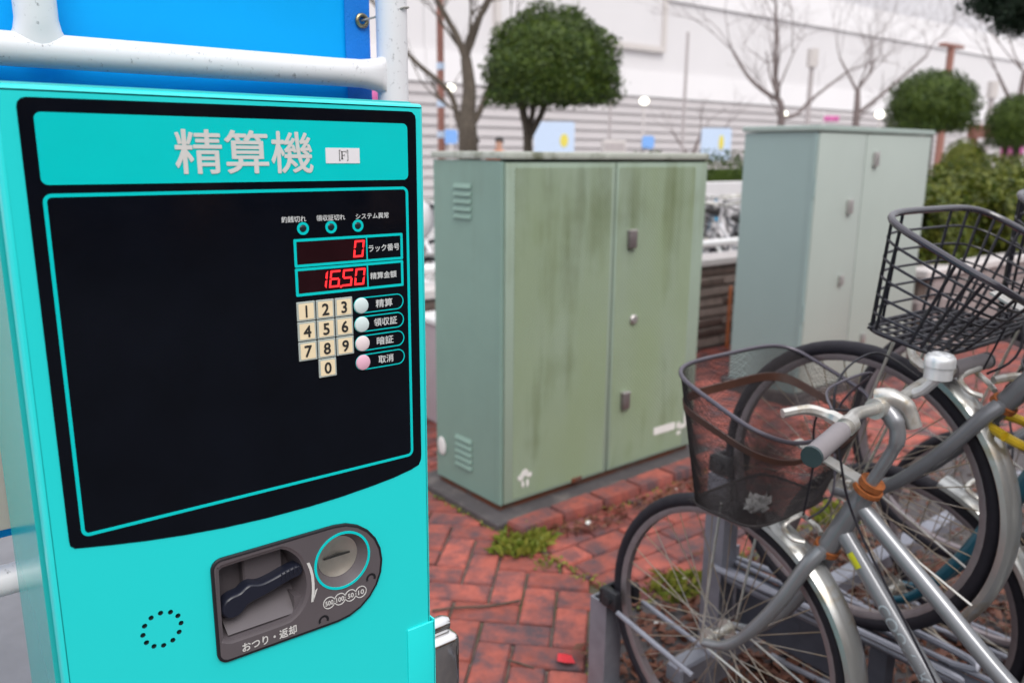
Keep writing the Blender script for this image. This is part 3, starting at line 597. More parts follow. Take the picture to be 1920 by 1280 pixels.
for i in range(6):
    o = brick_mesh(20 + i).build('brick', brick_red, pave) if ks is None else inst('brick', ks, pave)
    ks = o.data; o.scale = (1, 1, 2.4); o.location = (1.92 + i * .222, 2.283 + i * .0055, .042); o.rotation_euler = (random.uniform(-.01, .01), 0, radians(1.3) + random.uniform(-.01, .01))

K2 = thing('utility_cabinet', 'taller pale grey green utility cabinet with clean smooth doors', 'utility cabinet', (4.136, 2.598, 0), radians(.5))
W2, D2 = 1.300, .470
q = MB(); q.box((.004, .020, .075), (W2 - .004, D2, 1.548)); q.build('housing', pale_shaded_side, K2)
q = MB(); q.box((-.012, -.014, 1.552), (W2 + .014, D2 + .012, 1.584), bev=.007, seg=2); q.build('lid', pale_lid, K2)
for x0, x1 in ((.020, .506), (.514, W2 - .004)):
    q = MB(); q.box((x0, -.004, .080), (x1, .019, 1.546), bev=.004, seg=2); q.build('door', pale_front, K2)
q = MB(); q.box((.0, .0005, .078), (.0165, .028, 1.547), bev=.002); q.build('corner_post', pale_shaded_side, K2)
for z in (1.20, .50):
    q = MB(); q.cyl((.004, -.004, z), (.004, -.004, z + .10), .007, 10); q.build('hinge', pale_shaded_side, K2)
for x, z in ((.614, 1.405), (.373, 1.137), (.352, .712), (.672, .322)):
    s_ = 1 if z > .8 else .7
    q = MB(); q.box((x - .022 * s_, -.028, z - .042 * s_), (x + .022 * s_, -.004, z + .042 * s_), bev=.006, seg=2); q.build('latch', latch_metal, K2)
q = MB(); q.box((-.03, -.02, -.02), (W2 + .03, D2 + .04, .073), bev=.006); q.build('plinth', concrete, K2)

# ---------------------------------------------------------------- bicycles
def arcpts(R, a0, a1, n, x=0): return [(x, R * cos(radians(a0 + (a1 - a0) * k / n)), R * sin(radians(a0 + (a1 - a0) * k / n))) for k in range(n + 1)]
def ring_lathe(mb, prof, n=56):                            # profile of (x, radius) swept round the X axis
    m_ = len(prof); vs = [(x, r_ * cos(2 * pi * k / n), r_ * sin(2 * pi * k / n)) for k in range(n) for x, r_ in prof]
    return mb.add(vs, [(k * m_ + i, k * m_ + (i + 1) % m_, ((k + 1) % n) * m_ + (i + 1) % m_, ((k + 1) % n) * m_ + i) for k in range(n) for i in range(m_)])
RW = .33
_w = {}
def wheel(parent, y, z, name, joined=False):
    if 'rim' not in _w:
        q = MB(); ring_lathe(q, [(-.012, .302), (-.0125, .296), (-.009, .286), (.009, .286), (.0125, .296), (.012, .302)]); o = q.build('front_wheel', rim_alu); _w['rim'] = o.data; bpy.data.objects.remove(o)
        q = MB(); ring_lathe(q, [(.0175 * cos(2 * pi * k / 12), .3125 + .0175 * sin(2 * pi * k / 12)) for k in range(12)]); o = q.build('tyre', rubber); _w['tyre'] = o.data; bpy.data.objects.remove(o)
        q = MB(); q.cyl((-.035, 0, 0), (.035, 0, 0), .011, 14); q.cyl((-.034, 0, 0), (-.029, 0, 0), .024, 18); q.cyl((.029, 0, 0), (.034, 0, 0), .024, 18); q.cyl((-.062, 0, 0), (.062, 0, 0), .005, 8); q.cyl((-.058, 0, 0), (-.050, 0, 0), .0095, 6); q.cyl((.050, 0, 0), (.058, 0, 0), .0095, 6); o = q.build('hub', alloy); _w['hub'] = o.data; bpy.data.objects.remove(o)
        for s_ in (-1, 1):
            for tdir in (-1, 1):
                q = MB(); a = tdir * radians(52); q.cyl((s_ * .031, .022 * cos(a), .022 * sin(a)), (s_ * .002, .288, 0), .0013, 5); o = q.build('spoke', spoke_m); _w[(s_, tdir)] = o.data; bpy.data.objects.remove(o)
    wl = inst(name, _w['rim'], parent, (0, y, z))
    inst('tyre', _w['tyre'], wl); inst('hub', _w['hub'], wl)
    off = random.uniform(0, .15)
    for k in range(36):
        inst('spoke', _w[(1 if k % 2 else -1, 1 if (k // 2) % 2 else -1)], wl, rot=(off + 2 * pi * k / 36, 0, 0))
    return wl
def fender(parent, y, z, a0, a1, R, wd, name, m):
    q = MB(); n = 40; S = [(-wd, -.016), (-wd * .96, -.006), (-wd * .6, .003), (0, .006), (wd * .6, .003), (wd * .96, -.006), (wd, -.016)]
    rows = []
    for k in range(n + 1):
        t = radians(a0 + (a1 - a0) * k / n); e = 1
        rows.append([(x * e, y + (R + h) * cos(t), z + (R + h) * sin(t)) for x, h in S] + [(x * e * .96, y + (R + h - .0016) * cos(t), z + (R + h - .0016) * sin(t)) for x, h in reversed(S)])
    q.loft(rows, cap0=True, cap1=True); return q.build(name, m, parent)
def basket_loop(par, t, n=72):
    hw = par['bw'] + (par['tw'] - par['bw']) * t; cx0 = par.get('cx', 0) * t; out = []
    for i in range(n):
        a = 2 * pi * (i + .5) / n; c, s_ = cos(a), sin(a); e = .42
        ux = (abs(c) ** e) * (1 if c > 0 else -1); uy = (abs(s_) ** e) * (1 if s_ > 0 else -1)
        yb = par['by0'] + (par['by1'] - par['by0']) * (uy + 1) / 2; yt = par['ty0'] + (par['ty1'] - par['ty0']) * (uy + 1) / 2
        zt = par['tz0'] + (par['tz1'] - par['tz0']) * (uy + 1) / 2
        if uy < 0: zt -= par['dip'] * max(0, -uy) ** 3 * max(0, 1 - abs(ux) ** 2.2)
        out.append(Vector((cx0 + hw * ux, yb + (yt - yb) * t, par['bz'] + (zt - par['bz']) * t)))
    return out
def wire_basket(parent, par):
    bl = basket_loop(par, 0); q = MB(); q.tube(bl, .0048, 8, closed=True); bk = q.build('basket', black_wire, parent)
    q = MB(); q.tube(basket_loop(par, 1), .0068, 10, closed=True); q.build('basket_rim', pink_rim, bk)
    for t in (.16, .33, .50, .66, .83):
        q = MB(); q.tube(basket_loop(par, t), .0026, 6, closed=True); q.build('wire', black_wire, bk)
    tl = basket_loop(par, 1)
    for i in range(0, 72, 2):
        if i % 4 and not (i % 36 in (0, 2, 34)): pass
        if i % 4 == 0 or i % 36 < 3:
            q = MB(); q.tube([bl[i], bl[i] + (tl[i] - bl[i]) * .5, tl[i]], .0031, 6); q.build('wire', black_wire, bk)
    for k in range(1, 10):
        x = -par['bw'] + 2 * par['bw'] * k / 10; q = MB(); q.cyl((x, par['by0'], par['bz']), (x, par['by1'], par['bz']), .0031, 6); q.build('wire', black_wire, bk)
    for k in range(1, 9):
        y = par['by0'] + (par['by1'] - par['by0']) * k / 9; q = MB(); q.cyl((-par['bw'], y, par['bz'] + .003), (par['bw'], y, par['bz'] + .003), .0029, 6); q.build('wire', black_wire, bk)
    return bk
def mesh_basket(parent, par):
    n = 72; q = MB(); q.tube(basket_loop(par, 0), .0035, 8, closed=True); bk = q.build('basket', basket_dark, parent)
    q = MB(); q.tube(basket_loop(par, 1), .0046, 10, closed=True); q.build('basket_rim', basket_rim_m, bk)
    q = MB(); l0, l1 = basket_loop(par, .735), basket_loop(par, .795); cx = Vector((0, (par['ty0'] + par['ty1']) / 2, 0))
    def push(l, d): return [p + Vector((p.x, p.y - cx.y, 0)).normalized() * d for p in l]
    q.loft([push(l0, .003), push(l1, .003), push(l1, -.003), push(l0, -.003), push(l0, .003)]); q.build('basket_band', basket_band, bk)
    # expanded-metal strands: two families of diagonals over the sides, plus the floor
    NS = 236; NT = 14; loops = [basket_loop(par, t / NT, n) for t in range(NT + 1)]
    def at(s_, t): 
        a = (s_ % 1) * n; i = int(a) % n; fr = a - int(a); return loops[t][i].lerp(loops[t][(i + 1) % n], fr)
    q = MB()
    for k in range(NS):
        for sg in (-1, 1): q.tube([at(k / NS + sg * .17 * t / NT, t) for t in range(NT + 1)], .00043, 3, caps=False)
    nb = 60; by0, by1, bw, bz = par['by0'], par['by1'], par['bw'], par['bz']
    for sg in (-1, 1):
        for k in range(-nb, 2 * nb):
            x0 = -bw + 2 * bw * k / nb; pts = []
            for j in range(13):
                y = by0 + (by1 - by0) * j / 12; x = x0 + sg * (y - by0) * .8
                if abs(x) <= bw: pts.append((x, y, bz))
            if len(pts) > 1: q.tube([pts[0], pts[-1]], .0006, 3, caps=False)
    o = q.build('basket_mesh', basket_dark, bk, smooth=False); o['kind'] = 'stuff'
    return bk
BASE_BASKET = dict(bw=.135, tw=.185, by0=-.160, by1=.015, bz=.362, ty0=-.205, ty1=.050, tz0=.568, tz1=.652, dip=.03)
def make_bike(label, loc, pitch, frame_m, fork_m, basket, par=None, steer=0, letters=None, sticker=False, group='bicycles in the cycle rack'):
    B = thing('bicycle', label, 'bicycle', loc, 0, group); B.rotation_euler = (pitch, 0, 0)
    wheel(B, 0, 0, 'front_wheel'); wheel(B, -1.10, -.005, 'rear_wheel')
    q = MB()
    for s_ in (-1, 1): q.tube(cat([(s_ * .022, -.238, .318), (s_ * .040, -.222, .285), (s_ * .052, -.180, .190), (s_ * .055, -.118, .088), (s_ * .055, -.060, .024), (s_ * .055, 0, 0)], 5), [.0155] * 6 + [.0150] * 5 + [.0140] * 5 + [.012] * 5 + [.010] * 5, 12)
    q.cyl((-.032, -.236, .312), (.032, -.236, .312), .015, 12); fk = q.build('fork', fork_m, B)
    for s_ in (-1, 1):
        q = MB(); q.tube([(s_ * .060, 0, 0), (s_ * .048, -.330, -.075)], .0028, 6); q.build('fender_stay', alloy, fk)
    fender(B, 0, 0, 106, 204, .350, .031, 'front_fender', fender_m)
    fender(B, -1.10, -.005, 20, 215, .352, .031, 'rear_fender', fender_m)
    q = MB(); q.cyl((0, -.240, .322), (0, -.303, .462), .0205, 18); hd = q.build('head_tube', fork_m, B)
    q = MB(); d_ = Vector((0, -.063, .140)).normalized()
    for base, off_, r_, h_ in (((0, -.303, .462), 0, .0275, .010), ((0, -.303, .462), .014, .0235, .012), ((0, -.240, .322), -.012, .026, .012)):
        q = MB(); a = Vector(base) + d_ * off_; q.cyl(a, a + d_ * h_, r_, 20); q.build('bearing_ring', rust, hd)
    q = MB(); q.tube(cat([(0, -.300, .425), (0, -.44, .322), (0, -.60, .205), (0, -.765, .115)], 4), .0158, 14); ut = q.build('upper_tube', frame_m, B)
    q = MB(); q.tube([(0, -.266, .365), (0, -.46, .155), (0, -.645, -.045)], .0172, 14); dt = q.build('lower_tube', frame_m, B)
    q = MB(); q.tube([(0, -.645, -.06), (0, -.80, .40)], .0155, 14); q.cyl((-.035, -.645, -.045), (.035, -.645, -.045), .021, 16)
    for s_ in (-1, 1):
        q.tube([(s_ * .022, -.655, -.045), (s_ * .055, -.80, -.03), (s_ * .06, -1.10, -.005)], .0095, 10); q.tube([(s_ * .018, -.785, .34), (s_ * .05, -.90, .22), (s_ * .06, -1.10, -.005)], .0085, 10)
    q.build('rear_frame', frame_m, B)
    if sticker:
        q = MB(); c_ = Vector((0, -.305, .324)); d2 = Vector((0, -.194, -.21)).normalized(); nrm = Vector((-1, 0, 0))
        u2 = d2; v2 = Vector((0, -u2.z, u2.y)); rows = []
        for a in (60, 80, 100, 120, 140, 160, 180, 200):
            t = radians(a); rad = (nrm * -cos(t) * 1 + Vector((0, .735, .678)) * 0); 
            off_ = Vector((cos(t), 0, 0)) * .0176 + v2 * -1 * sin(t) * .0176 * -1
            rows.append([tuple(c_ + off_ - u2 * .016), tuple(c_ + off_ + u2 * .016)])
        q.loft(rows, closed=False); q.build('round_sticker', yellow_tag, dt)
    if letters:
        vs, fs_, a, b_, c_, e_ = text_geo(letters); u2 = Vector((0, -.194, -.21)).normalized(); v2 = Vector((0, -u2.z, u2.y)); o0 = Vector((0, -.365, .258)); q = MB()
        def wrap(v):
            s_ = (v.x - a) / (b_ - a) * .17; h = ((v.y - c_) / (e_ - c_) - .5) * .022; an = h / .0176
            return o0 + u2 * s_ + Vector((-cos(an), 0, 0)) * .0176 + v2 * sin(an) * .0176
        q.add([wrap(v) for v in vs], fs_); q.build('lettering', frame_print, dt, smooth=False)
    # stem, bars
    S = Matrix.Translation((0, -.272, .393)) @ Matrix.Rotation(steer, 4, Vector((0, -.41, .912))) @ Matrix.Translation((0, .272, -.393))
    q = MB(); q.tube(cat([(-.006, -.303, .462), (-.010, -.345, .555), (-.012, -.353, .590), (-.012, -.342, .618), (-.012, -.318, .637)], 4), [.0116] * 6 + [.0140] * 5 + [.0168] * 6, 14); q.build('quill', silver, B).matrix_local = S
    q = MB(); q.tube(cat([(-.012, -.306, .650), (-.006, -.330, .655), (.008, -.352, .640), (.014, -.368, .605)], 5), [.017] * 6 + [.016] * 5 + [.0140] * 5, 14); q.cyl((-.040, -.318, .636), (.018, -.318, .636), .0195, 20); q.build('stem', alloy, B).matrix_local = S
    bar = [(-.312, -.372, .630), (-.19, -.350, .642), (-.125, -.328, .644), (-.06, -.318, .637), (-.01, -.317, .635), (.05, -.318, .638), (.11, -.323, .655), (.19, -.338, .676), (.305, -.352, .680)]
    q = MB(); q.tube(cat(bar, 5), .0112, 12); hb = q.build('handlebar', alloy, B); hb.matrix_local = S
    for s_ in (-1, 1):
        a, b_ = (Vector(bar[0]), Vector(bar[1])) if s_ < 0 else (Vector(bar[8]), Vector(bar[7]))
        dd = (b_ - a).normalized(); p0 = a - dd * .012; Lg = .118; pts = [p0 + dd * Lg * k / 24 for k in range(25)]
        q = MB(); q.tube(pts, [.0158 + (.0010 if k % 2 else 0) for k in range(25)], 16); gp = q.build('grip', grip_m, hb)
        q = MB(); q.cyl(p0 - dd * .004, p0 + dd * .002, .0172, 16); q.build('grip_cap', grip_cap, hb)
        c_ = a + dd * .135; q = MB(); q.cyl(c_ - dd * .012, c_ + dd * .012, .0165, 14)
        tip = a + Vector((-s_ * .075, .112, .020)); mid = c_ + Vector((s_ * .015, .066, .012))
        q.tube(cat([c_ + Vector((0, .008, 0)), c_ + Vector((-s_ * .005, .034, .004)), mid, tip], 4), [.0125] * 5 + [.0098] * 4 + [.0080] * 4, 8); q.build('brake_lever', alloy, hb)
    c_ = Vector((.074, -.370, .712)); q = MB()
    q.loft([[(c_.x + r_ * cos(2 * pi * k / 28), c_.y + r_ * sin(2 * pi * k / 28), c_.z + h) for k in range(28)] for r_, h in ((.020, -.026), (.0240, -.024), (.0240, -.002), (.0268, -.001), (.0268, .008), (.0255, .016), (.0205, .0215), (.012, .024), (.003, .0245))], cap0=True, cap1=True); q.tube([c_ + Vector((.01, .045, -.068)), c_ + Vector((0, .02, -.05)), c_ + Vector((0, 0, -.024))], .010, 10); q.build('bell', bell_m, hb)
    q = MB(); q.tube(cat([(-.15, -.300, .650), (-.08, -.25, .665), (.05, -.26, .675), (.12, -.16, .56), (.03, -.22, .42), (.0, -.19, .36)], 6), .0026, 6); q.build('brake_cable', basket_rim_m if basket == 'mesh' else black_wire, B)
    q = MB(); q.tube(cat([(.14, -.305, .665), (.11, -.23, .70), (-.03, -.235, .66), (-.045, -.27, .52), (-.03, -.31, .40), (-.026, -.46, .20), (-.026, -.62, -.01)], 6), .0024, 6); q.build('brake_cable', black_wire, B)
    q = MB(); q.tube(cat([(-.10, -.305, .642), (-.06, -.22, .60), (-.02, -.20, .48), (-.01, -.185, .37)], 6), .0022, 6); q.build('brake_cable', black_wire, B)
    if basket:
        p = dict(BASE_BASKET); p.update(par or {})
        bk = mesh_basket(B, p) if basket == 'mesh' else wire_basket(B, p)
        q = MB()
        for s_ in (-1, 1): q.tube([(s_ * .062, 0, 0), (s_ * .075, -.02, .20), (s_ * .085, -.04, p['bz'])], .0032, 6)
        q.build('basket_stay', alloy, bk)
        q = MB(); q.box((-.016, -.305, .4745), (.016, p['by0'] + .02, .4785)); q.xf(Matrix.Translation((0, -.30, .476)) @ Matrix.Rotation(radians(14), 4, 'X') @ Matrix.Translation((0, .30, -.476))); q.build('basket_bracket', alloy, bk)
    # front caliper
    q = MB(); q.tube(cat([(-.03, -.205, .325), (-.045, -.185, .33), (-.035, -.16, .345), (0, -.175, .365), (.035, -.16, .345), (.045, -.185, .33), (.03, -.205, .325)], 4), .0055, 8); q.build('brake_caliper', alloy, fk)
    # saddle, crank, guard, stand
    q = MB(); q.cyl((0, -.80, .39), (0, -.835, .50), .0125, 12); q.build('seat_post', alloy, B)
    rows = []
    for k, (y, hw, zz) in enumerate(((-.69, .012, .535), (-.70, .024, .548), (-.76, .032, .552), (-.83, .060, .555), (-.89, .090, .560), (-.94, .092, .562), (-.965, .070, .555), (-.975, .03, .545))):
        rows.append([(hw * cos(2 * pi * j / 16), y, zz - .02 + (.022 if sin(2 * pi * j / 16) > 0 else .035) * sin(2 * pi * j / 16)) for j in range(16)])
    q = MB(); q.loft(rows, cap0=True, cap1=True); q.build('saddle', saddle_m, B)
    q = MB(); q.tube([(.05, -.62, -.045), (.05, -.70, .0), (.05, -1.02, .03), (.05, -1.12, .02), (.05, -1.12, -.05), (.05, -.70, -.11)], .018, 8, closed=True); q.build('chain_guard', silver_grey, B)
    q = MB(); q.tube([(.075, -.645, -.045), (.08, -.55, -.17)], .009, 8); q.tube([(-.055, -.645, -.045), (-.065, -.74, .08)], .009, 8); q.box((.085, -.59, -.185), (.17, -.51, -.165), bev=.004); q.box((-.16, -.78, .07), (-.075, -.70, .09), bev=.004); q.build('crank', alloy, B)
    return B
HX1, HX2, HX3 = 1.432, 1.677, 1.935
make_bike('silver bicycle with dark fine mesh basket, nearest in the rack', (HX1, 1.043, .347), radians(1), silver, silver, 'mesh', par=dict(tw=.204, cx=.020), letters='COUNTRY', sticker=True)
make_bike('grey bicycle held high in the rack with black wire basket', (HX2, .904, .697), radians(11.5), silver_grey, silver_grey, 'wire', par=dict(tw=.212, bw=.176, by0=-.165, by1=-.005, bz=.412, ty0=-.250, ty1=.012, tz0=.565, tz1=.632, dip=.035))
make_bike('teal framed bicycle low in the rack beyond the raised grey one', (HX3, .90, .347), radians(0), teal_frame, teal_frame, None)

make_bike('dark grey bicycle held high between the teal and black ones', (2.19, .86, .697), radians(11.5), black_plastic, silver_grey, 'wire')
make_bike('black bicycle deepest in the rack at the right edge', (2.44, .86, .347), radians(0), black_plastic, black_plastic, None)
# rack hardware
RK = thing('bicycle_rack', 'galvanised steel two level bicycle rack on the concrete pad', 'bicycle rack', (1.432, 1.2, 0))
q = MB(); q.box((.04, -.028, .112), (2.2, .028, .165), bev=.006); q.build('beam', galv, RK)
def upost(x, y, h):
    q = MB(); q.box((x - .03, y - .030, 0), (x - .024, y + .030, h)); q.box((x - .024, y + .024, 0), (x + .03, y + .030, h)); q.box((x - .024, y - .030, 0), (x + .03, y - .024, h)); q.build('post', galv, RK)
upost(0, .205, .275); upost(.245, .035, .62); upost(.503, .205, .275)
def clamp(x, y, z):
    q = MB()
    for s_ in (-1, 1): q.box((x + s_ * .034 - .011, y - .028, z - .026), (x + s_ * .034 + .011, y + .028, z + .026), bev=.006, seg=2); q.cyl((x + s_ * .044, y, z), (x + s_ * .054, y, z), .012, 10)
    q.box((x - .040, y + .030, z - .026), (x + .040, y + .040, z + .018), bev=.003); q.build('clamp', black_plastic, RK)
clamp(0, .155, .305); clamp(.245, .02, .655); clamp(.503, .02, .305)
def guide(x, y0, y1, z0, z1):
    for s_ in (-1, 1):
        q = MB(); q.tube([(x + s_ * .045, y0, z0), (x + s_ * .05, y1, z1)], .0068, 8); q.build('guide_bar', galv, RK)
guide(0, .12, -.13, .285, .245); guide(.503, .0, -.22, .285, .245)
def tray(x, y0, y1, z, legs):
    q = MB(); q.box((x - .030, y1, z - .006), (x + .030, y0, z), bev=.002); q.build('tray', galv_dark, RK)
    for s_ in (-1, 1):
        q = MB(); q.tube(cat([(x + s_ * .046, y0 - .02, z + .012), (x + s_ * .050, y0 - .30, z + .030), (x + s_ * .046, y0 - .58, z + .030), (x + s_ * .034, y0 - .63, z + .018), (x + s_ * .031, y0 - .58, z + .006)], 4), .0085, 8); q.tube([(x + s_ * .031, y1, z + .008), (x + s_ * .031, y0, z + .008)], .007, 8); q.build('tray_rail', galv, RK)
    for yl in legs:
        q = MB(); q.box((x - .02, yl - .02, 0), (x + .02, yl + .02, z - .0065)); q.build('tray_leg', galv_dark, RK)
        q = MB(); q.box((x - .05, yl - .06, 0.002), (x + .05, yl + .06, .03), bev=.006); q.build('foot_block', black_plastic, RK)
tray(0, .10, -1.7, .012, ()); tray(.245, .03, -1.35, .362, (-.42, -1.1)); tray(.503, .0, -1.7, .012, ()); tray(1.008, .0, -1.7, .012, ())
for x in (.245,):
    q = MB(); q.box((x + .034, -.36, .19), (x + .040, .0, .352), bev=.002); q.cyl((x + .033, -.18, .27), (x + .042, -.18, .27), .018, 14); q.build('gusset', galv_dark, RK)
q = MB(); q.tube([(.245, .02, .345), (.245, -.30, .345)], .020, 10); q.build('brace', galv, RK)
q = MB(); q.tube([(.04, -.60, .055), (2.2, -.60, .055)], .022, 10); q.build('beam', galv, RK)
q = MB(); q.tube(cat([(1.655, .590, .905), (1.69, .565, .885), (1.74, .57, .885), (1.79, .60, .900), (1.76, .65, .915), (1.70, .66, .915), (1.655, .590, .905)], 5), .0095, 10); tag(q.build('cable_lock', yellow_lock), 'yellow vinyl cable lock looped below the head tube of the raised grey bicycle', 'lock')
# small crumpled pale sheet for the whitish blotches in the mesh basket
q = MB(); rnd = random.Random(11)
vs_ = [(.055 * (i / 9 - .5) * 2 + rnd.uniform(-.006, .006), .028 * (j / 7 - .5) * 2 + rnd.uniform(-.006, .006), rnd.uniform(0, .018)) for j in range(8) for i in range(10)]
q.add(vs_, [(j * 10 + i, j * 10 + i + 1, j * 10 + i + 11, j * 10 + i + 10) for j in range(7) for i in range(9)])
wr = q.build('pale_sheet', mat('dull_film', (.42, .41, .40), .35, var=.15), None, smooth=False); wr.location = (1.385, .935, .713); wr.rotation_euler = (0, 0, .5); wr.scale = (.8, .8, .8); tag(wr, 'crumpled pale sheet in the mesh bicycle basket', 'pale_sheet')
wr.modifiers.new('thickness', 'SOLIDIFY').thickness = .0008

# ---------------------------------------------------------------- litter, weeds, small things on the ground
def leaf_quads(mb, pos, size, nrm=None, rnd=random):
    a = Vector((rnd.gauss(0, 1), rnd.gauss(0, 1), rnd.gauss(0, 1)))
    if nrm is not None: a = a * .55 + nrm
    n_ = a.normalized(); u = n_.orthogonal().normalized(); v = n_.cross(u); t = rnd.uniform(0, 2 * pi); d1 = u * cos(t) + v * sin(t); d2 = n_.cross(d1); s_ = size * rnd.uniform(.6, 1.3); p = Vector(pos)
    mb.add([p - d1 * s_, p + d2 * s_ * .5 - d1 * .1 * s_, p + d1 * s_ + n_ * s_ * .2, p - d2 * s_ * .5 - d1 * .1 * s_], [(0, 3, 2, 1)])
rnd = random.Random(5); q = MB()
def litter(n, x0, x1, y0, y1, cl=0):
    for _ in range(n):
        X, Y = rnd.uniform(x0, x1), rnd.uniform(y0, y1)
        leaf_quads(q, (X, Y, rnd.uniform(.005, .03)), rnd.uniform(.012, .026), Vector((0, 0, 1.2)), rnd)
litter(4200, 1.48, 2.9, .35, 1.58); litter(900, 1.2, 1.9, .7, 1.3); litter(1200, 2.3, 4, .3, 1.6); litter(260, 1.9, 3.3, 2.10, 2.22); litter(60, 1.75, 2.4, 1.5, 1.75); litter(260, 3.1, 4.0, 1.7, 2.4)
o = q.build('fallen_leaves', litter_m, None, smooth=False); tag(o, 'brown fallen leaves strewn under the bicycle rack', 'leaf litter', kind='stuff')
def weed(x, y, r, n, h, label):
    q = MB(); 
    for _ in range(n):
        a, rr_ = rnd.uniform(0, 2 * pi), r * math.sqrt(rnd.random()); bx, by = x + rr_ * cos(a), y + rr_ * sin(a) * .7
        L0 = h * rnd.uniform(.5, 1.2); dv = Vector((rnd.gauss(0, .7), rnd.gauss(0, .7), 1)).normalized(); sd_ = dv.cross(Vector((rnd.gauss(0, 1), rnd.gauss(0, 1), .2))).normalized() * L0 * .16
        b0 = Vector((bx, by, -.005)); m_ = b0 + dv * L0 * .6; e = b0 + dv * L0 + Vector((dv.x, dv.y, -.6)) * L0 * .3
        q.add([b0, m_ - sd_, e, m_ + sd_], [(0, 1, 2, 3)])
    tag(q.build('weed', weed_m, None, smooth=False), label, 'weed', 'weeds in the paving joints')
weed(1.79, 2.20, .13, 300, .06, 'yellow green weed tuft at the front corner of the sage cabinet')
weed(1.76, 2.03, .05, 50, .025, 'small weed trail in the joint below the cabinet tuft')
weed(2.02, 1.63, .13, 240, .05, 'green weed patch seen through the front wheel of the silver bicycle')
weed(2.25, 1.60, .09, 130, .05, 'green weed patch behind the grey rack post')
weed(1.64, 1.63, .04, 50, .03, 'small weed at the corner of the concrete pad')
weed(1.78, 1.68, .04, 40, .03, 'small weed just beyond the front tyre of the silver bicycle')
weed(2.95, 1.62, .13, 150, .06, 'weed patch beyond the teal bicycle wheel')
q = MB()                                                   # moss and seedlings along the seam, the pad edge and the plinth
def seam(n, a, b_, wd, sz):
    for _ in range(n):
        t = rnd.random(); leaf_quads(q, (a[0] + (b_[0] - a[0]) * t + rnd.gauss(0, wd), a[1] + (b_[1] - a[1]) * t + rnd.gauss(0, wd), rnd.uniform(.002, .012)), sz, Vector((0, 0, .8)), rnd)
seam(150, (1.80, 1.66), (1.80, 2.26), .018, .008); seam(160, (1.30, 1.32), (1.60, 1.62), .008, .007); seam(220, (1.62, 1.645), (3.2, 1.645), .014, .009); seam(200, (1.80, 2.215), (3.2, 2.25), .02, .008); seam(120, (1.77, 2.35), (1.77, 2.95), .008, .007)
tag(q.build('joint_moss', weed_m, None, smooth=False), 'thin green moss and seedlings along the paving joints', 'moss', kind='stuff')
q = MB(); q.add([(0, -.03, .004), (.022, -.012, .012), (.03, .012, .008), (.008, .028, .014), (-.018, .022, .005), (-.028, -.006, .012)], [(0, 1, 2, 3, 4, 5)])
rl = q.build('red_leaf', red_leaf_m, None, smooth=False); rl.location = (1.425, 1.552, .006); rl.rotation_euler = (.1, .1, .6); rl.scale = (.95, .95, 1); tag(rl, 'bright red fallen leaf on the brick paving', 'leaf'); rl.modifiers.new('thickness', 'SOLIDIFY').thickness = .0008
q = MB(); q.tube(cat([(1.268, 2.012, .006), (1.34, 1.975, .008), (1.43, 1.925, .005), (1.529, 1.890, .006)], 5), .0035, 6); tag(q.build('twig', bark, None), 'long thin dark twig lying across the brick paving', 'twig')
q = MB(); q.tube(cat([(1.30, 1.66, .005), (1.315, 1.622, .008), (1.335, 1.585, .005)], 4), .0026, 5); tag(q.build('twig', bark, None), 'short dark twig lying near the red leaf', 'twig')
for (x, y, s_, lb) in ((1.985, 1.47, .022, 'white paper scrap among the brown leaves, largest of the scraps'), (1.78, 1.52, .015, 'white paper scrap on the concrete by the guide bars'), (2.06, 1.66, .014, 'pinkish white scrap beside the weed patch'), (1.86, 1.58, .011, 'tiny white scrap left of the weed patch'), (2.10, 2.17, .016, 'white scrap in the leaf strip below the sage cabinet'), (2.62, 2.19, .016, 'white scrap at the far end of the leaf strip')):
    q = MB(); pts = [(s_ * cos(2 * pi * k / 7) * rnd.uniform(.6, 1.2), s_ * sin(2 * pi * k / 7) * rnd.uniform(.6, 1.2)) for k in range(7)]
    q.add([(a, b_, rnd.uniform(.002, .010)) for a, b_ in pts] + [(0, 0, .014)], [(k, (k + 1) % 7, 7) for k in range(7)]); o = q.build('paper_scrap', sticker_white, None, smooth=False); o.location = (x, y, .006); tag(o, lb, 'litter', 'white scraps on the ground')
    o.modifiers.new('thickness', 'SOLIDIFY').thickness = .0008

# ---------------------------------------------------------------- low stone wall, rail, planter
SW = thing('stone_wall', 'low brown split stone wall with pale coping behind the cabinets', 'wall', (1.2, 3.88, 0))
sm = []
for k in range(4):
    q = MB(); q.box((-.295, 0, -.034), (.295, .12, .034), bev=.010, seg=1); rr3 = random.Random(k); q.v = [(x + rr3.uniform(-.006, .006), y + rr3.uniform(-.008, .008), z + rr3.uniform(-.003, .003)) for x, y, z in q.v]
    o = q.build('stone_block', stone_brown); sm.append(o.data); bpy.data.objects.remove(o)
for r in range(8):
    for c in range(9): inst('stone_block', random.choice(sm), SW, (.3 * (r % 2) + c * .6, random.uniform(-.006, .006), .034 + r * .0775))
q = MB(); q.box((-.3, .035, 0), (5.4, .18, .618)); q.build('core', joint, SW)
q = MB(); q.box((-.3, -.03, .622), (5.4, .22, .680), bev=.008); q.build('coping', coping_m, SW)
GR = thing('guard_rail', 'white steel guard rail standing on the stone wall', 'rail', (1.2, 3.95, .68))
q = MB(); q.cyl((-.3, 0, .098), (5.4, 0, .098), .028, 14); q.build('rail', white_steel, GR)
for x in (.2, 2.2, 4.2):
    q = MB(); q.cyl((x, 0, 0), (x, 0, .08), .02, 10); q.build('rail_post', white_steel, GR)
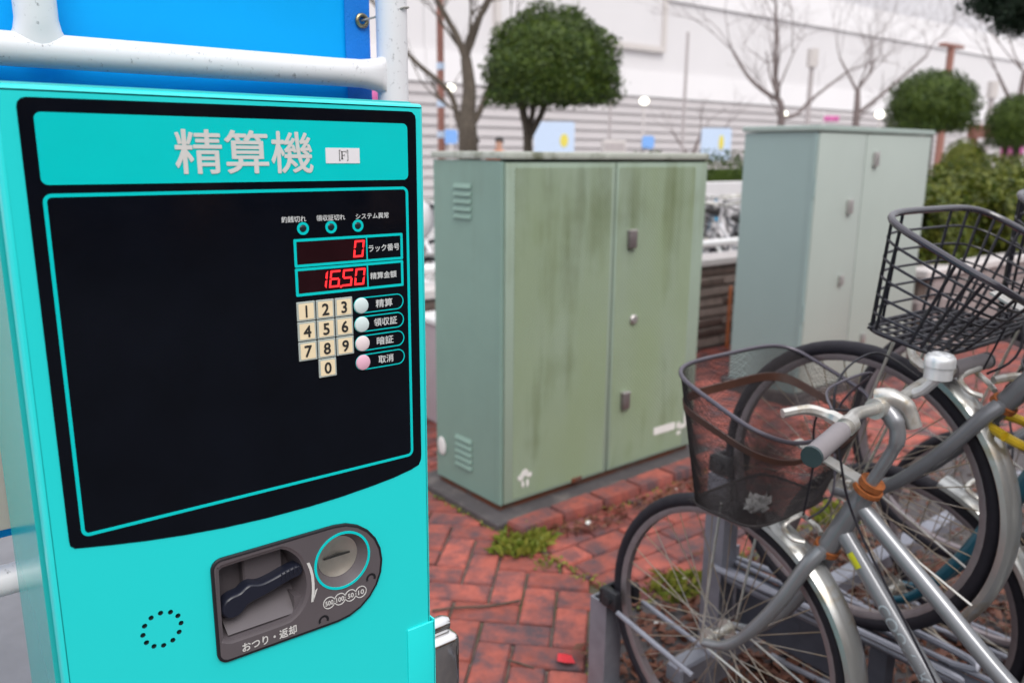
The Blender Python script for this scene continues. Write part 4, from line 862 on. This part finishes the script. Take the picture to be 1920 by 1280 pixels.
q = MB(); q.cyl((5.045, 3.78, 0), (5.045, 3.78, .46), .013, 12); q.sphere((5.045, 3.78, .46), .013, 12, 8); tag(q.build('marker_post', orange_paint), 'thin orange marker post beside the pale cabinet', 'post')
PL = thing('planter', 'grey pink stone planter below the big hedge', 'planter', (5.9, 2.70, 0))
pm = []
for k in range(4):
    q = MB(); q.box((-.146, 0, -.070), (.146, .12, .070), bev=.012, seg=1); rr3 = random.Random(40 + k); q.v = [(x + rr3.uniform(-.005, .005), y + rr3.uniform(-.01, .01), z + rr3.uniform(-.004, .004)) for x, y, z in q.v]
    o = q.build('stone_block', stone_pink); pm.append(o.data); bpy.data.objects.remove(o)
for r in range(4):
    for c in range(22): inst('stone_block', random.choice(pm), PL, (.15 * (r % 2) + c * .30, random.uniform(-.012, .008), .072 + r * .147))
q = MB(); q.box((-.1, .05, 0), (6.7, 1.75, .575)); q.build('soil_bed', joint, PL)
for c in range(9):
    q = MB(); q.box((-.15 + c * .76, -.03, .592), (.60 + c * .76, .16, .655), bev=.01); q.build('coping_stone', coping_m, PL)

# ---------------------------------------------------------------- vegetation
def blob_core(c, rx, ry, rz, flat=.0):
    q = MB(); q.sphere((0, 0, 0), 1, 20, 14); r2 = random.Random(int(c[0] * 100))
    q.v = [(c[0] + x * rx * (1 + r2.uniform(-.05, .05)), c[1] + y * ry * (1 + r2.uniform(-.05, .05)), c[2] + (max(z, -flat) if flat else z) * rz) for x, y, z in q.v]; return q
def dome(name, label, base, cz, rx, rz, n, leaf, trunk, flat=.55, m=leaf_dome, seed=1, group='clipped dome trees'):
    T_ = thing(name, label, 'tree', base, 0, group); r2 = random.Random(seed); q = blob_core((0, 0, cz), rx * .88, rx * .88, rz * .88, flat)
    for _ in range(n):
        v = Vector((r2.gauss(0, 1), r2.gauss(0, 1), r2.gauss(0, 1))).normalized(); 
        lump = 1 + .07 * sin(v.x * 9 + seed) * sin(v.y * 8) + .05 * sin(v.z * 11 + v.x * 6); rad = r2.uniform(.84, 1.02) * lump
        if r2.random() < .025: rad *= r2.uniform(1.02, 1.10)
        vz = v.z; hr = math.hypot(v.x, v.y)
        if vz < 0: v = Vector((v.x / hr, v.y / hr, vz)) if vz > -flat else Vector((v.x / hr, v.y / hr, vz)) * math.sqrt(r2.random()); vz = vz if vz > -flat else -1
        if vz < -flat: 
            s_ = r2.uniform(0, 1); vz = -flat - r2.uniform(-.08, .10); 
        p = (v.x * rx * rad, v.y * rx * rad, cz + vz * rz * rad); leaf_quads(q, p, leaf, v * .9, r2)
    q.build('crown', m, T_, smooth=False)
    q = MB()
    for path, r0, r1 in trunk: 
        pts = cat(path, 4); q.tube(pts, [r0 + (r1 - r0) * i / (len(pts) - 1) for i in range(len(pts))], 8)
    q.build('trunk', bark, T_); return T_
dome('dome_tree', 'large clipped dome tree with forked trunk above the sage cabinet', (6.10, 7.11, 0), 2.26, .735, .70, 15000, .027,
     [([(-.17, .14, 0), (-.18, .15, .9), (-.19, .15, 1.6), (-.23, .18, 1.85), (-.26, .2, 2.1)], .062, .036), ([(-.185, .15, 1.58), (-.08, .07, 1.82), (.02, -.01, 2.1)], .040, .026), ([(-.19, .15, 1.62), (-.15, .12, 1.85), (-.13, .1, 2.1)], .036, .025)], .36, seed=2)
dome('dome_tree', 'round clipped dome tree behind the right end of the pale cabinet', (13.55, 6.55, 0), 2.20, .66, .56, 9000, .026, [([(0, 0, 0), (.02, 0, 1), (0, 0, 2.1)], .09, .06)], .62, seed=3)
dome('dome_tree', 'clipped dome tree cut by the right edge of the photo', (17.95, 6.95, 0), 2.08, .58, .55, 7000, .028, [([(0, 0, 0), (.02, 0, 1), (0, 0, 2)], .09, .06), ([(.0, .25, 0), (.05, .2, 1.7)], .06, .04)], .8, seed=4)
# ragged dark crown reaching in from the right
T_ = thing('evergreen_tree', 'dark ragged evergreen crown hanging in at the top right corner', 'tree', (11.0, 3.9, 0)); r2 = random.Random(9); q = blob_core((-.35, .15, 3.42), .62, .62, .50)
for _ in range(9000):
    v = Vector((r2.gauss(0, 1), r2.gauss(0, 1), r2.gauss(0, 1))).normalized(); rad = r2.uniform(.75, 1.0) * (1 + .14 * sin(v.x * 7 + 2) * sin(v.y * 6 + 1) + .12 * sin(v.z * 9 + v.y * 7))
    leaf_quads(q, (-.35 + v.x * .80 * rad, .15 + v.y * .80 * rad, 3.40 + v.z * .66 * rad), .030, None, r2)
for cx, cy, cz, rd in ((-.85, .55, 3.13, .22), (-.55, .35, 2.93, .22), (-.95, .6, 3.4, .25), (-.2, .0, 2.92, .2)):
    for _ in range(500):
        v = Vector((r2.gauss(0, 1), r2.gauss(0, 1), r2.gauss(0, 1))).normalized() * rd * r2.uniform(.3, 1); leaf_quads(q, (cx + v.x, cy + v.y, cz + v.z * .7), .028, None, r2)
q.build('crown', leaf_dark, T_, smooth=False)
q = MB(); q.tube(cat([(0, 0, 0), (.02, .02, 1.5), (-.1, .05, 2.9), (-.3, .1, 3.5)], 5), [.11] * 8 + [.07] * 8, 8); q.build('trunk', bark, T_)
def hedge(name, label, a, b, n, leaf, m=leaf_hedge, seed=1, top=None):
    r2 = random.Random(seed); q = MB(); x0, y0, z0 = a; x1, y1, z1 = b; q.box((x0 + .06, y0 + .06, z0), (x1 - .06, y1 - .06, z1 - .06))
    for _ in range(n):
        f = r2.random(); X, Y, Z = r2.uniform(x0, x1), r2.uniform(y0, y1), r2.uniform(z0, z1); nn = Vector((0, 0, 1))
        if f < .45: Y = y0; nn = Vector((0, -1, .3))
        elif f < .62: X = x0; nn = Vector((-1, 0, .3))
        else: Z = z1
        bump_ = .09 * sin(X * 4 + Z * 3) + .06 * sin(X * 11 + Y * 7 + Z * 9) + r2.uniform(-.06, .05)
        leaf_quads(q, Vector((X, Y, Z)) + nn.normalized() * bump_, leaf, nn, r2)
    return tag(q.build(name, m, None, smooth=False), label, 'hedge')
hedge('hedge', 'tall leafy hedge growing in the stone planter', (6.0, 2.92, .60), (12.4, 4.3, 1.12), 26000, .038, seed=3)
hedge('hedge', 'flat topped hedge seen between the two cabinets', (7.3, 6.62, .02), (10.5, 7.2, 1.31), 6000, .026, m=leaf_dome, seed=4)
hedge('hedge', 'far clipped hedge under the right dome trees', (13, 5.5, .5), (20, 6.2, 1.32), 6000, .04, seed=5)
def branch(q, p, d, r, L0, depth, r2, spread=.55):
    n = 4; pts = [p]; dd = d.normalized()
    for k in range(n):
        dd = (dd + Vector((r2.gauss(0, .13), r2.gauss(0, .13), r2.gauss(.03, .10)))).normalized(); pts.append(pts[-1] + dd * L0 / n)
    q.tube(pts, [r * .52 * (1 - .5 * k / n) for k in range(n + 1)], 5, caps=False)
    if depth > 0:
        for _ in range(r2.choice((2, 3, 3))):
            k = r2.choice((2, 3, 4, 4)); nd = (dd + Vector((r2.gauss(0, spread), r2.gauss(0, spread), r2.gauss(.15, .3)))).normalized(); branch(q, pts[k], nd, max(r * .5, .004), L0 * r2.uniform(.6, .85), depth - 1, r2, spread)
def bare(label, base, mains, m, seed, depth=3, L0=.9):
    T_ = thing('bare_tree', label, 'tree', base, 0, 'leafless trees'); r2 = random.Random(seed); q = MB(); tw = MB()
    for path, r0, r1 in mains:
        pts = cat(path, 4); q.tube(pts, [r0 + (r1 - r0) * i / (len(pts) - 1) for i in range(len(pts))], 8)
        e, d_ = Vector(pts[-1]), (Vector(pts[-1]) - Vector(pts[-3]))
        for k in range(3): branch(tw, e, d_.normalized() + Vector((r2.gauss(0, .4), r2.gauss(0, .4), .1)), r1 * .8, L0, depth, r2)
        if len(pts) > 6: branch(tw, Vector(pts[len(pts) // 2]), d_.normalized() + Vector((r2.gauss(0, .7), r2.gauss(0, .7), .1)), r1 * .6, L0 * .8, depth - 1, r2)
    q.build('trunk', m, T_); tw.build('branches', m, T_); return T_
def rel(base, pts): return [(x - base[0], y - base[1], z - base[2]) for x, y, z in pts]
B0 = (6.21, 8.83, 0)
bare('dark leafless tree with forked limbs beside the brown pole', B0, [
    (rel(B0, [(6.21, 8.83, 0), (6.214, 8.827, 1.471), (6.25, 8.9, 1.85), (6.322, 8.952, 2.199), (6.324, 9.03, 2.60)]), .145, .068),
    (rel(B0, [(6.324, 9.03, 2.58), (6.40, 9.05, 2.85), (6.62, 9.02, 3.25), (6.9, 9.0, 3.8)]), .055, .03), (rel(B0, [(6.324, 9.03, 2.58), (6.28, 9.15, 2.85), (6.21, 9.31, 3.123), (6.0, 9.5, 3.6)]), .05, .028),
    (rel(B0, [(6.20, 8.85, 1.50), (6.16, 8.98, 1.85), (6.109, 9.119, 2.197), (5.782, 9.5, 2.623), (5.5, 9.8, 3.2)]), .045, .022), (rel(B0, [(6.25, 8.86, 1.70), (6.40, 8.83, 1.95), (6.53, 8.80, 2.25), (6.75, 8.7, 2.7)]), .05, .025)], bark, 3, 3, .7)
B0 = (17.9, 12.26, 0)
bare('grey leafless tree rising behind the pale cabinet', B0, [
    (rel(B0, [(17.9, 12.26, 0), (17.898, 12.26, 2.27), (17.85, 12.35, 2.75)]), .105, .07), (rel(B0, [(17.85, 12.35, 2.72), (17.9, 12.528, 3.212), (18.05, 12.686, 4.158), (18.1, 12.8, 5.0)]), .06, .03),
    (rel(B0, [(17.85, 12.35, 2.72), (17.6, 12.7, 3.0), (17.381, 12.974, 3.333), (17.2, 13.3, 3.9)]), .06, .03), (rel(B0, [(17.9, 12.26, 2.3), (18.2, 12.05, 2.4), (18.5, 11.88, 2.75), (19.3, 11.5, 3.4)]), .05, .025)], bark_grey, 5, 4, 1.2)
B0 = (23.2, 13.37, 0)
bare('grey leafless tree farther back right of the thin pole', B0, [(rel(B0, [(23.2, 13.37, 0), (23.19, 13.37, 2.45), (23.33, 13.49, 3.29)]), .13, .07), (rel(B0, [(23.19, 13.37, 2.6), (23.9, 12.9, 3.3), (25, 12.4, 4.3)]), .06, .03), (rel(B0, [(23.3, 13.45, 3.2), (22.9, 13.9, 4.2)]), .045, .025)], bark_grey, 6, 4, 1.1)
B0 = (31.5, 12.3, 0)
bare('faint leafless tree between the two right dome trees', B0, [([(0, 0, 0), (0, 0, 2.6), (.1, 0, 4.2)], .16, .08), ([(0, 0, 2.6), (.9, -.5, 3.8)], .08, .04), ([(0, 0, 2.8), (-.8, .5, 4.2)], .08, .04)], bark_grey, 8, 3, 1.5)
B0 = (20.6, 17.2, 0)
bare('small leafless tree in front of the ribbed wall', B0, [([(0, 0, 0), (0, 0, 1.3), (.2, -.1, 2.0)], .07, .04), ([(0, 0, 1.2), (.8, -.6, 2.3)], .05, .02), ([(0, 0, 1.2), (-.5, .4, 2.1)], .05, .02)], bark_grey, 12, 2, .6)

# ---------------------------------------------------------------- street furniture, poles, lamps, signs
def pole(label, x, y, h, r, m, head=None, name='street_pole'):
    P_ = thing(name, label, 'pole', (x, y, 0)); q = MB(); q.tube([(0, 0, 0), (0, 0, h)], [r, r * .85], 12); q.build('shaft', m, P_)
    if head == 'T':
        q = MB(); q.box((-.50, -.10, h - .02), (.50, .10, h + .06), bev=.03); q.build('lamp_head', m, P_)
    if head == 'cap':
        q = MB(); q.cyl((0, 0, h - .5), (0, 0, h), .16, 10); q.build('lamp_head', trim_beige, P_)
    if head == 'bands':
        for z in (1.62, 2.02, 2.5):
            q = MB(); q.cyl((0, 0, z), (0, 0, z + .09), r * 1.06, 12); q.build('band', sign_pale, P_)
    return P_
pole('red brown steel pole with pale bands beside the dark leafless tree', 6.349, 9.653, 5.5, .052, pole_brown, 'bands')
pole('red brown lamp post with flat head behind the round dome tree', 21.2, 9.95, 4.0, .10, pole_brown, 'T', 'lamp_post')
pole('tan capped lamp post left of the farther leafless tree', 22.47, 14.5, 4.45, .08, pole_grey, 'cap', 'lamp_post')
pole('tan capped lamp post near the right edge', 28.68, 12.02, 3.75, .10, pole_grey, 'cap', 'lamp_post')
pole('thin grey pole left of the grey leafless tree', 19.677, 16.84, 4.9, .05, pole_grey)
pole('thin grey pole right of the big dome tree', 17.644, 17.87, 3.0, .05, pole_grey)
for (x, y, z, lb) in ((12.864, 19.076, 3.118, 'glowing globe lamp beside the brown pole'), (16.878, 15.829, 2.811, 'glowing globe lamp right of the big dome tree'), (19.74, 13.484, 2.492, 'glowing globe lamp at the foot of the grey leafless tree'), (21.776, 11.888, 2.512, 'glowing globe lamp left of the round dome tree')):
    P_ = thing('globe_lamp', lb, 'lamp', (x, y, 0), 0, 'lit globe lamps'); q = MB(); q.cyl((0, 0, 0), (0, 0, z - .17), .035, 8); q.build('shaft', coping_m, P_)
    q = MB(); q.sphere((0, 0, z), .125, 16, 10, (1, 1, .8)); q.build('globe', lamp_glow, P_)
def board(name, label, x, y, z0, z1, wd, m, extra=None):
    P_ = thing(name, label, 'sign', (x, y, 0)); q = MB(); q.slab(rr(-wd / 2, z0, wd / 2, z1, .06, 4), -.04, .04); q.build('panel', m, P_)
    q = MB(); q.cyl((-wd * .35, .08, 0), (-wd * .35, .08, z1 - .1), .03, 8); q.cyl((wd * .35, .08, 0), (wd * .35, .08, z1 - .1), .03, 8); q.build('legs', pole_grey, P_)
    if extra:
        q = MB(); q.slab(circ(extra[0], extra[1], extra[2], 16, extra[3]), -.048, -.041); q.build('printed_patch', sign_yellow, P_)
    P_.rotation_euler = (0, 0, radians(-38)); return P_
board('sign_board', 'large pale blue sign board with a yellow patch under the big dome tree', 13.52, 15.59, 1.2, 2.18, .98, sign_pale, (.24, 1.74, .10, .16))
board('sign_board', 'smaller pale blue sign board with a yellow patch between the cabinets', 16.59, 13.15, 1.3, 2.06, .72, sign_pale, (.12, 1.72, .06, .18))
board('small_sign', 'small blue sign beside the brown pole', 10.385, 15.416, 1.62, 1.92, .30, sign_blue)
board('small_sign', 'small blue sign on the plaza above the sage cabinet lid', 13.755, 12.738, 1.55, 1.82, .26, sign_blue)
KC = thing('equipment_box', 'grey beige equipment box on the plaza behind the sage cabinet', 'box', (13.16, 13.2, 0), radians(-38)); q = MB(); q.box((-.25, -.2, 0), (.25, .2, 1.72), bev=.02); q.build('housing', trim_beige, KC); q = MB(); q.box((-.22, -.205, 1.50), (.22, -.201, 1.66)); q.build('vent', pole_grey, KC)
for (x, y, z, wd, hh, lb) in ((22.6, 13.8, 2.40, .42, .16, 'pink banner above the lid of the pale cabinet'), (26.6, 10.4, 1.45, .65, .95, 'pink banner at the right edge below the dome tree'), (12.2, 22.2, 2.7, .55, .9, 'pink banner seen between the tarp and the white post')):
    P_ = thing('banner', lb, 'banner', (x, y, 0), radians(-38), 'pink banners'); q = MB()
    q.loft([[(-wd / 2 + wd * k / 8, .04 * sin(k * 1.4) + dy, zz) for k in range(9)] for zz, dy in ((z, 0), (z + hh / 2, .02), (z + hh, 0))], closed=False); c_ = q.build('cloth', pink_cloth, P_); c_.modifiers.new('thickness', 'SOLIDIFY').thickness = .004
    q = MB(); q.cyl((-wd / 2, .05, 0), (-wd / 2, .05, z + hh + .1), .015, 6); q.build('staff', white_steel, P_)
# people beyond the sage cabinet
def person(label, x, y, shirt, rz, s_=1.0):
    P_ = thing('person', label, 'person', (x, y, 0), rz, 'people walking on the plaza')
    me = bpy.data.meshes.new('body'); J_ = [(0, 0, .95, .13), (0, 0, 1.15, .12), (0, 0, 1.38, .14), (0, 0, 1.50, .055), (0, .01, 1.60, .085), (0, .01, 1.70, .075), (-.19, 0, 1.40, .055), (-.25, .02, 1.13, .042), (-.24, .12, .92, .032), (.19, 0, 1.40, .055), (.25, .0, 1.13, .042), (.25, .08, .92, .032), (-.09, 0, .88, .085), (-.10, .05, .48, .06), (-.10, -.05, .08, .04), (-.10, .08, .04, .035), (.09, 0, .88, .085), (.10, .08, .48, .06), (.10, .12, .08, .04), (.10, .24, .04, .035)]
    me.from_pydata([(a, b_, c_) for a, b_, c_, _ in J_], [(0, 1), (1, 2), (2, 3), (3, 4), (4, 5), (2, 6), (6, 7), (7, 8), (2, 9), (9, 10), (10, 11), (0, 12), (12, 13), (13, 14), (14, 15), (0, 16), (16, 17), (17, 18), (18, 19)], [])
    o = link(bpy.data.objects.new('body', me), P_); sk = o.modifiers.new('skin', 'SKIN'); o.modifiers.new('sub', 'SUBSURF').levels = 1; o.modifiers['sub'].render_levels = 1
    for i, j in enumerate(J_): me.skin_vertices[0].data[i].radius = (j[3], j[3]); me.skin_vertices[0].data[i].use_root = (i == 0)
    me.materials.append(skin_m)
    q = MB(); q.sphere((0, -.012, 1.675), .098, 14, 10, (.95, 1.05, 1)); q.v = [(a, b_, max(c_, 1.61 if b_ < .02 else 1.68)) for a, b_, c_ in q.v]; q.build('hair', hair_m, P_)
    q = MB(); q.tube([(0, 0, .86), (0, 0, 1.0), (0, 0, 1.2), (0, 0, 1.38), (0, 0, 1.47)], [.185, .175, .18, .20, .09], 14); q.v = [(a * 1.12, b_ * .75, c_) for a, b_, c_ in q.v]
    for sg in (-1, 1): q.tube([(sg * .17, 0, 1.42), (sg * .22, .01, 1.28), (sg * .25, .02, 1.14)], [.075, .072, .066], 10)
    q.build('shirt', shirt, P_); q = MB()
    for sg, yy in ((-1, .05), (1, .08)): q.tube([(sg * .09, 0, .92), (sg * .10, yy, .48), (sg * .10, yy - .08, .10)], [.115, .09, .07], 10)
    q.build('trousers', dark_cloth, P_); return P_
person('dark haired person in an orange top beyond the sage cabinet', 10.75, 14.15, orange_cloth, radians(120))
person('dark haired person half hidden behind the dark tree trunk', 10.30, 14.42, dark_cloth, radians(60))

# parked bicycles beyond the wall
def small_bike(x, y, rz, body, kind, label):
    B = thing('parked_bicycle', label, 'bicycle', (x, y, 0), rz, 'bicycles parked beyond the wall')
    for yy, nm in ((0, 'front_wheel'), (-1.08, 'rear_wheel')):
        q = MB(); q.tube(arcpts(.31, 0, 348, 30), .020, 6, closed=True); q.xf(Matrix.Translation((0, yy, .33))); wl = q.build(nm, rubber, B)
        q = MB()
        for k in range(9): a = pi * k / 9; q.cyl((0, yy - .3 * cos(a), .33 - .3 * sin(a)), (0, yy + .3 * cos(a), .33 + .3 * sin(a)), .002, 4)
        q.build('spokes', spoke_m, wl)
    q = MB(); q.tube([(0, 0, .33), (0, -.2, .62), (0, -.30, .98)], .014, 8); q.tube([(0, -.27, .80), (0, -.6, .45), (0, -.64, .30)], .018, 8); q.tube([(0, -.62, .30), (0, -.80, .85)], .016, 8); q.tube([(0, -.64, .30), (0, -1.08, .33), (0, -.76, .7)], .012, 8); q.build('frame', body, B)
    q = MB(); q.tube(cat([(-.29, -.42, .98), (-.15, -.34, 1.0), (0, -.31, .98), (.15, -.34, 1.0), (.29, -.42, .98)], 4), .012, 8); q.build('handlebar', alloy, B)
    q = MB(); q.sphere((0, -.86, .90), .10, 10, 6, (.8, 1.2, .45)); q.build('saddle', saddle_m, B)
    p = dict(BASE_BASKET); q = MB(); k0 = len(q.v)
    q.tube([v + Vector((0, 0, .33)) for v in basket_loop(p, 1, 24)], .007, 6, closed=True)
    for t in (0, .25, .5, .75): q.tube([v + Vector((0, 0, .33)) for v in basket_loop(p, t, 24)], .004, 4, closed=True)
    l0, l1 = basket_loop(p, 0, 24), basket_loop(p, 1, 24)
    for i in range(24): q.cyl(l0[i] + Vector((0, 0, .33)), l1[i] + Vector((0, 0, .33)), .003, 4)
    q.build('basket', kind, B); fender(B, -1.08, .33, 10, 190, .345, .03, 'rear_fender', fender_m)
finish = [(silver, 'silver'), (bright_blue, 'bright blue'), (black_plastic, 'black'), (moped_white, 'white')]
kinds = [(basket_dark, 'dark'), (white_steel, 'white')]
rb = random.Random(21)
words = ['first', 'second', 'third', 'fourth', 'fifth', 'sixth', 'seventh', 'eighth', 'ninth']
for where, n, x, y, st in (('near row right of the sage cabinet', 7, 5.55, 4.75, .30), ('back row right of the sage cabinet', 6, 5.85, 5.65, .34), ('row left of the sage cabinet', 6, 2.9, 5.9, .40)):
    for i in range(n):
        b_, bn = finish[(i * 3 + 1) % 4]; kd, kn = kinds[i % 2]
        small_bike(x + i * st, y + .3 + (i % 2) * .15, radians(rb.uniform(-8, 8) + (180 if i % 3 == 0 else 0)), b_, kd, '%s bicycle, %s from left in the %s' % (bn, words[i], where))
MS = thing('parked_scooter', 'white motor scooter parked beyond the wall left of the sage cabinet', 'scooter', (3.55, 5.05, 0), radians(70))
q = MB(); q.tube(cat([(0, .45, .55), (0, .42, .85), (0, .30, 1.05)], 4), [.10] * 5 + [.12] * 4, 12); q.tube(cat([(0, .45, .45), (0, .1, .30), (0, -.3, .45), (0, -.75, .62)], 4), [.12] * 5 + [.16] * 4 + [.13] * 4, 12); q.build('body', moped_white, MS)
q = MB(); q.sphere((0, -.38, .72), .17, 12, 8, (.9, 2.0, .45)); q.build('seat', saddle_m, MS)
for yy in (.55, -.65):
    q = MB(); q.tube([(0, yy + .17 * cos(2 * pi * k / 24), .22 + .17 * sin(2 * pi * k / 24)) for k in range(24)], .05, 8, closed=True); q.sphere((0, yy, .22), .09, 10, 6, (.6, 1, 1)); q.build('wheel', rubber, MS)
q = MB(); q.tube(cat([(-.32, .22, 1.02), (0, .32, 1.06), (.32, .22, 1.02)], 4), .018, 8); q.build('handlebar', black_plastic, MS)
q = MB(); q.box((5.6, 6.38, -.02), (10.7, 6.5, 1.11), bev=.01); tag(q.build('plaza_wall', moped_white), 'white rendered wall below the flat topped hedge', 'wall')
KB = thing('meter_box', 'low pale box with white lid beside the left slit of the stone wall', 'box', (2.30, 3.55, 0)); q = MB(); q.box((0, 0, 0), (.26, .22, .54), bev=.008); q.build('housing', mat('pale_pink_enamel', (.55, .47, .50), .5, var=.05), KB); q = MB(); q.box((-.015, -.015, .542), (.275, .235, .575), bev=.006); q.build('lid', white_steel, KB)

# right middle distance: beam, shrub, pale sacks
q = MB(); q.box((24.0, 9.35, 1.95), (31.0, 9.75, 2.15)); tb = q
PG = thing('timber_frame', 'red brown beam on posts between the right dome trees', 'pergola', (24.5, 10.6, 0)); q = MB(); q.box((-.2, -.1, 1.95), (6.2, .1, 2.30)); q.build('beam', beam_red, PG)
for x in (0, 2, 4, 6):
    q = MB(); q.box((x - .08, -.08, 0), (x + .08, .08, 1.948)); q.build('post', beam_red, PG)
T_ = thing('shrub', 'dull green round shrub between the right dome trees', 'shrub', (17.6, 7.75, 0)); q = blob_core((0, 0, 1.30), .36, .36, .42); r2 = random.Random(4)
for _ in range(1800):
    v = Vector((r2.gauss(0, 1), r2.gauss(0, 1), r2.gauss(0, 1))).normalized(); leaf_quads(q, (v.x * .42, v.y * .42, 1.30 + v.z * .48), .03, v, r2)
q.build('foliage', leaf_hedge, T_, smooth=False); q = MB(); q.cyl((0, 0, 0), (0, 0, 1.1), .04, 8); q.build('stem', bark, T_)

# ---------------------------------------------------------------- department store
YB = 23.76
DS = thing('department_store', 'long white department store facade with ribbed lower wall', 'building', (0, YB, 0))
q = MB(); q.box((-12, .10, 0), (150, 30, 17.5)); q.build('core_wall', facade3, DS)
sbm = None
for r in range(11):
    z = r * .333; 
    if sbm is None:
        q = MB(); q.add([(-12, -.02, 0), (150, -.02, 0), (150, -.11, .0), (-12, -.11, .0), (-12, -.03, .325), (150, -.03, .325), (-12, .099, .325), (150, .099, .325)], [(0, 1, 2, 3), (3, 2, 5, 4), (4, 5, 7, 6)]); o = q.build('siding_board', siding, DS, smooth=False); sbm = o.data
    else: o = inst('siding_board', sbm, DS)
    o.location = (0, 0, z)
pcache = {}
for z0, z1, m_, pr_, wd in ((3.68, 4.68, facade2, .10, 9), (4.70, 7.38, facade, .0, 9), (7.40, 8.68, facade2, .12, 18), (8.70, 11.9, facade3, .04, 18), (11.92, 17.5, facade3, .0, 18)):
    x = -12
    while x < 148:
        key = (z1 - z0, wd)
        if key not in pcache:
            q = MB(); q.box((0, -.02 - pr_, 0), (wd - .02, .098, z1 - z0)); o = q.build('wall_panel', m_, DS, smooth=False); pcache[key] = o.data
        else: o = inst('wall_panel', pcache[key], DS)
        o.location = (x, 0, z0); x += wd
q = MB()
for a in ((17.75, 5.40, 26.25, 5.60), (26.05, 5.60, 26.25, 7.8), (17.75, 5.60, 17.95, 7.8)): q.box((a[0], -.22, a[1]), (a[2], -.021, a[3]))
fr = q.build('sign_frame', trim_beige, DS); q = MB(); q.box((17.95, -.12, 5.6), (26.05, -.0215, 7.8)); q.build('sign_face', facade, fr)

# ---------------------------------------------------------------- unseen building added behind the camera for the black panel's reflections
SF = thing('added_building', 'added brown building behind the camera, there only for reflections in the black panel', 'building', (0, -13, 0))
q = MB(); q.box((-30, -8, 0), (60, -.4, 6)); q.build('wall', mat('brown_render', (.20, .12, .075), .8, var=.15, vs=.8), SF)
added_glass = mat('added_glass', (.02, .022, .025), .1, spec=.5); pier_m = mat('tan_pier', (.42, .24, .15), .8, var=.2, vs=3)
q = MB(); q.box((0, -.40, 0), (.7, 0, 2.9)); o = q.build('pier', pier_m, SF); pr_ = o.data; o.location = (-28, 0, 0)
q = MB(); q.box((0, -.399, .35), (2.9, -.3, 2.5)); o = q.build('added_window', added_glass, SF); wn_ = o.data; o.location = (-27.2, 0, 0)
for k in range(1, 22): inst('pier', pr_, SF, (-28 + 3.6 * k, 0, 0)); inst('added_window', wn_, SF, (-27.2 + 3.6 * k, 0, 0))
q = MB(); q.box((-29, -.41, 2.91), (55, .5, 3.4)); q.build('fascia', mat('beige_fascia', (.5, .42, .32), .7, var=.1), SF)
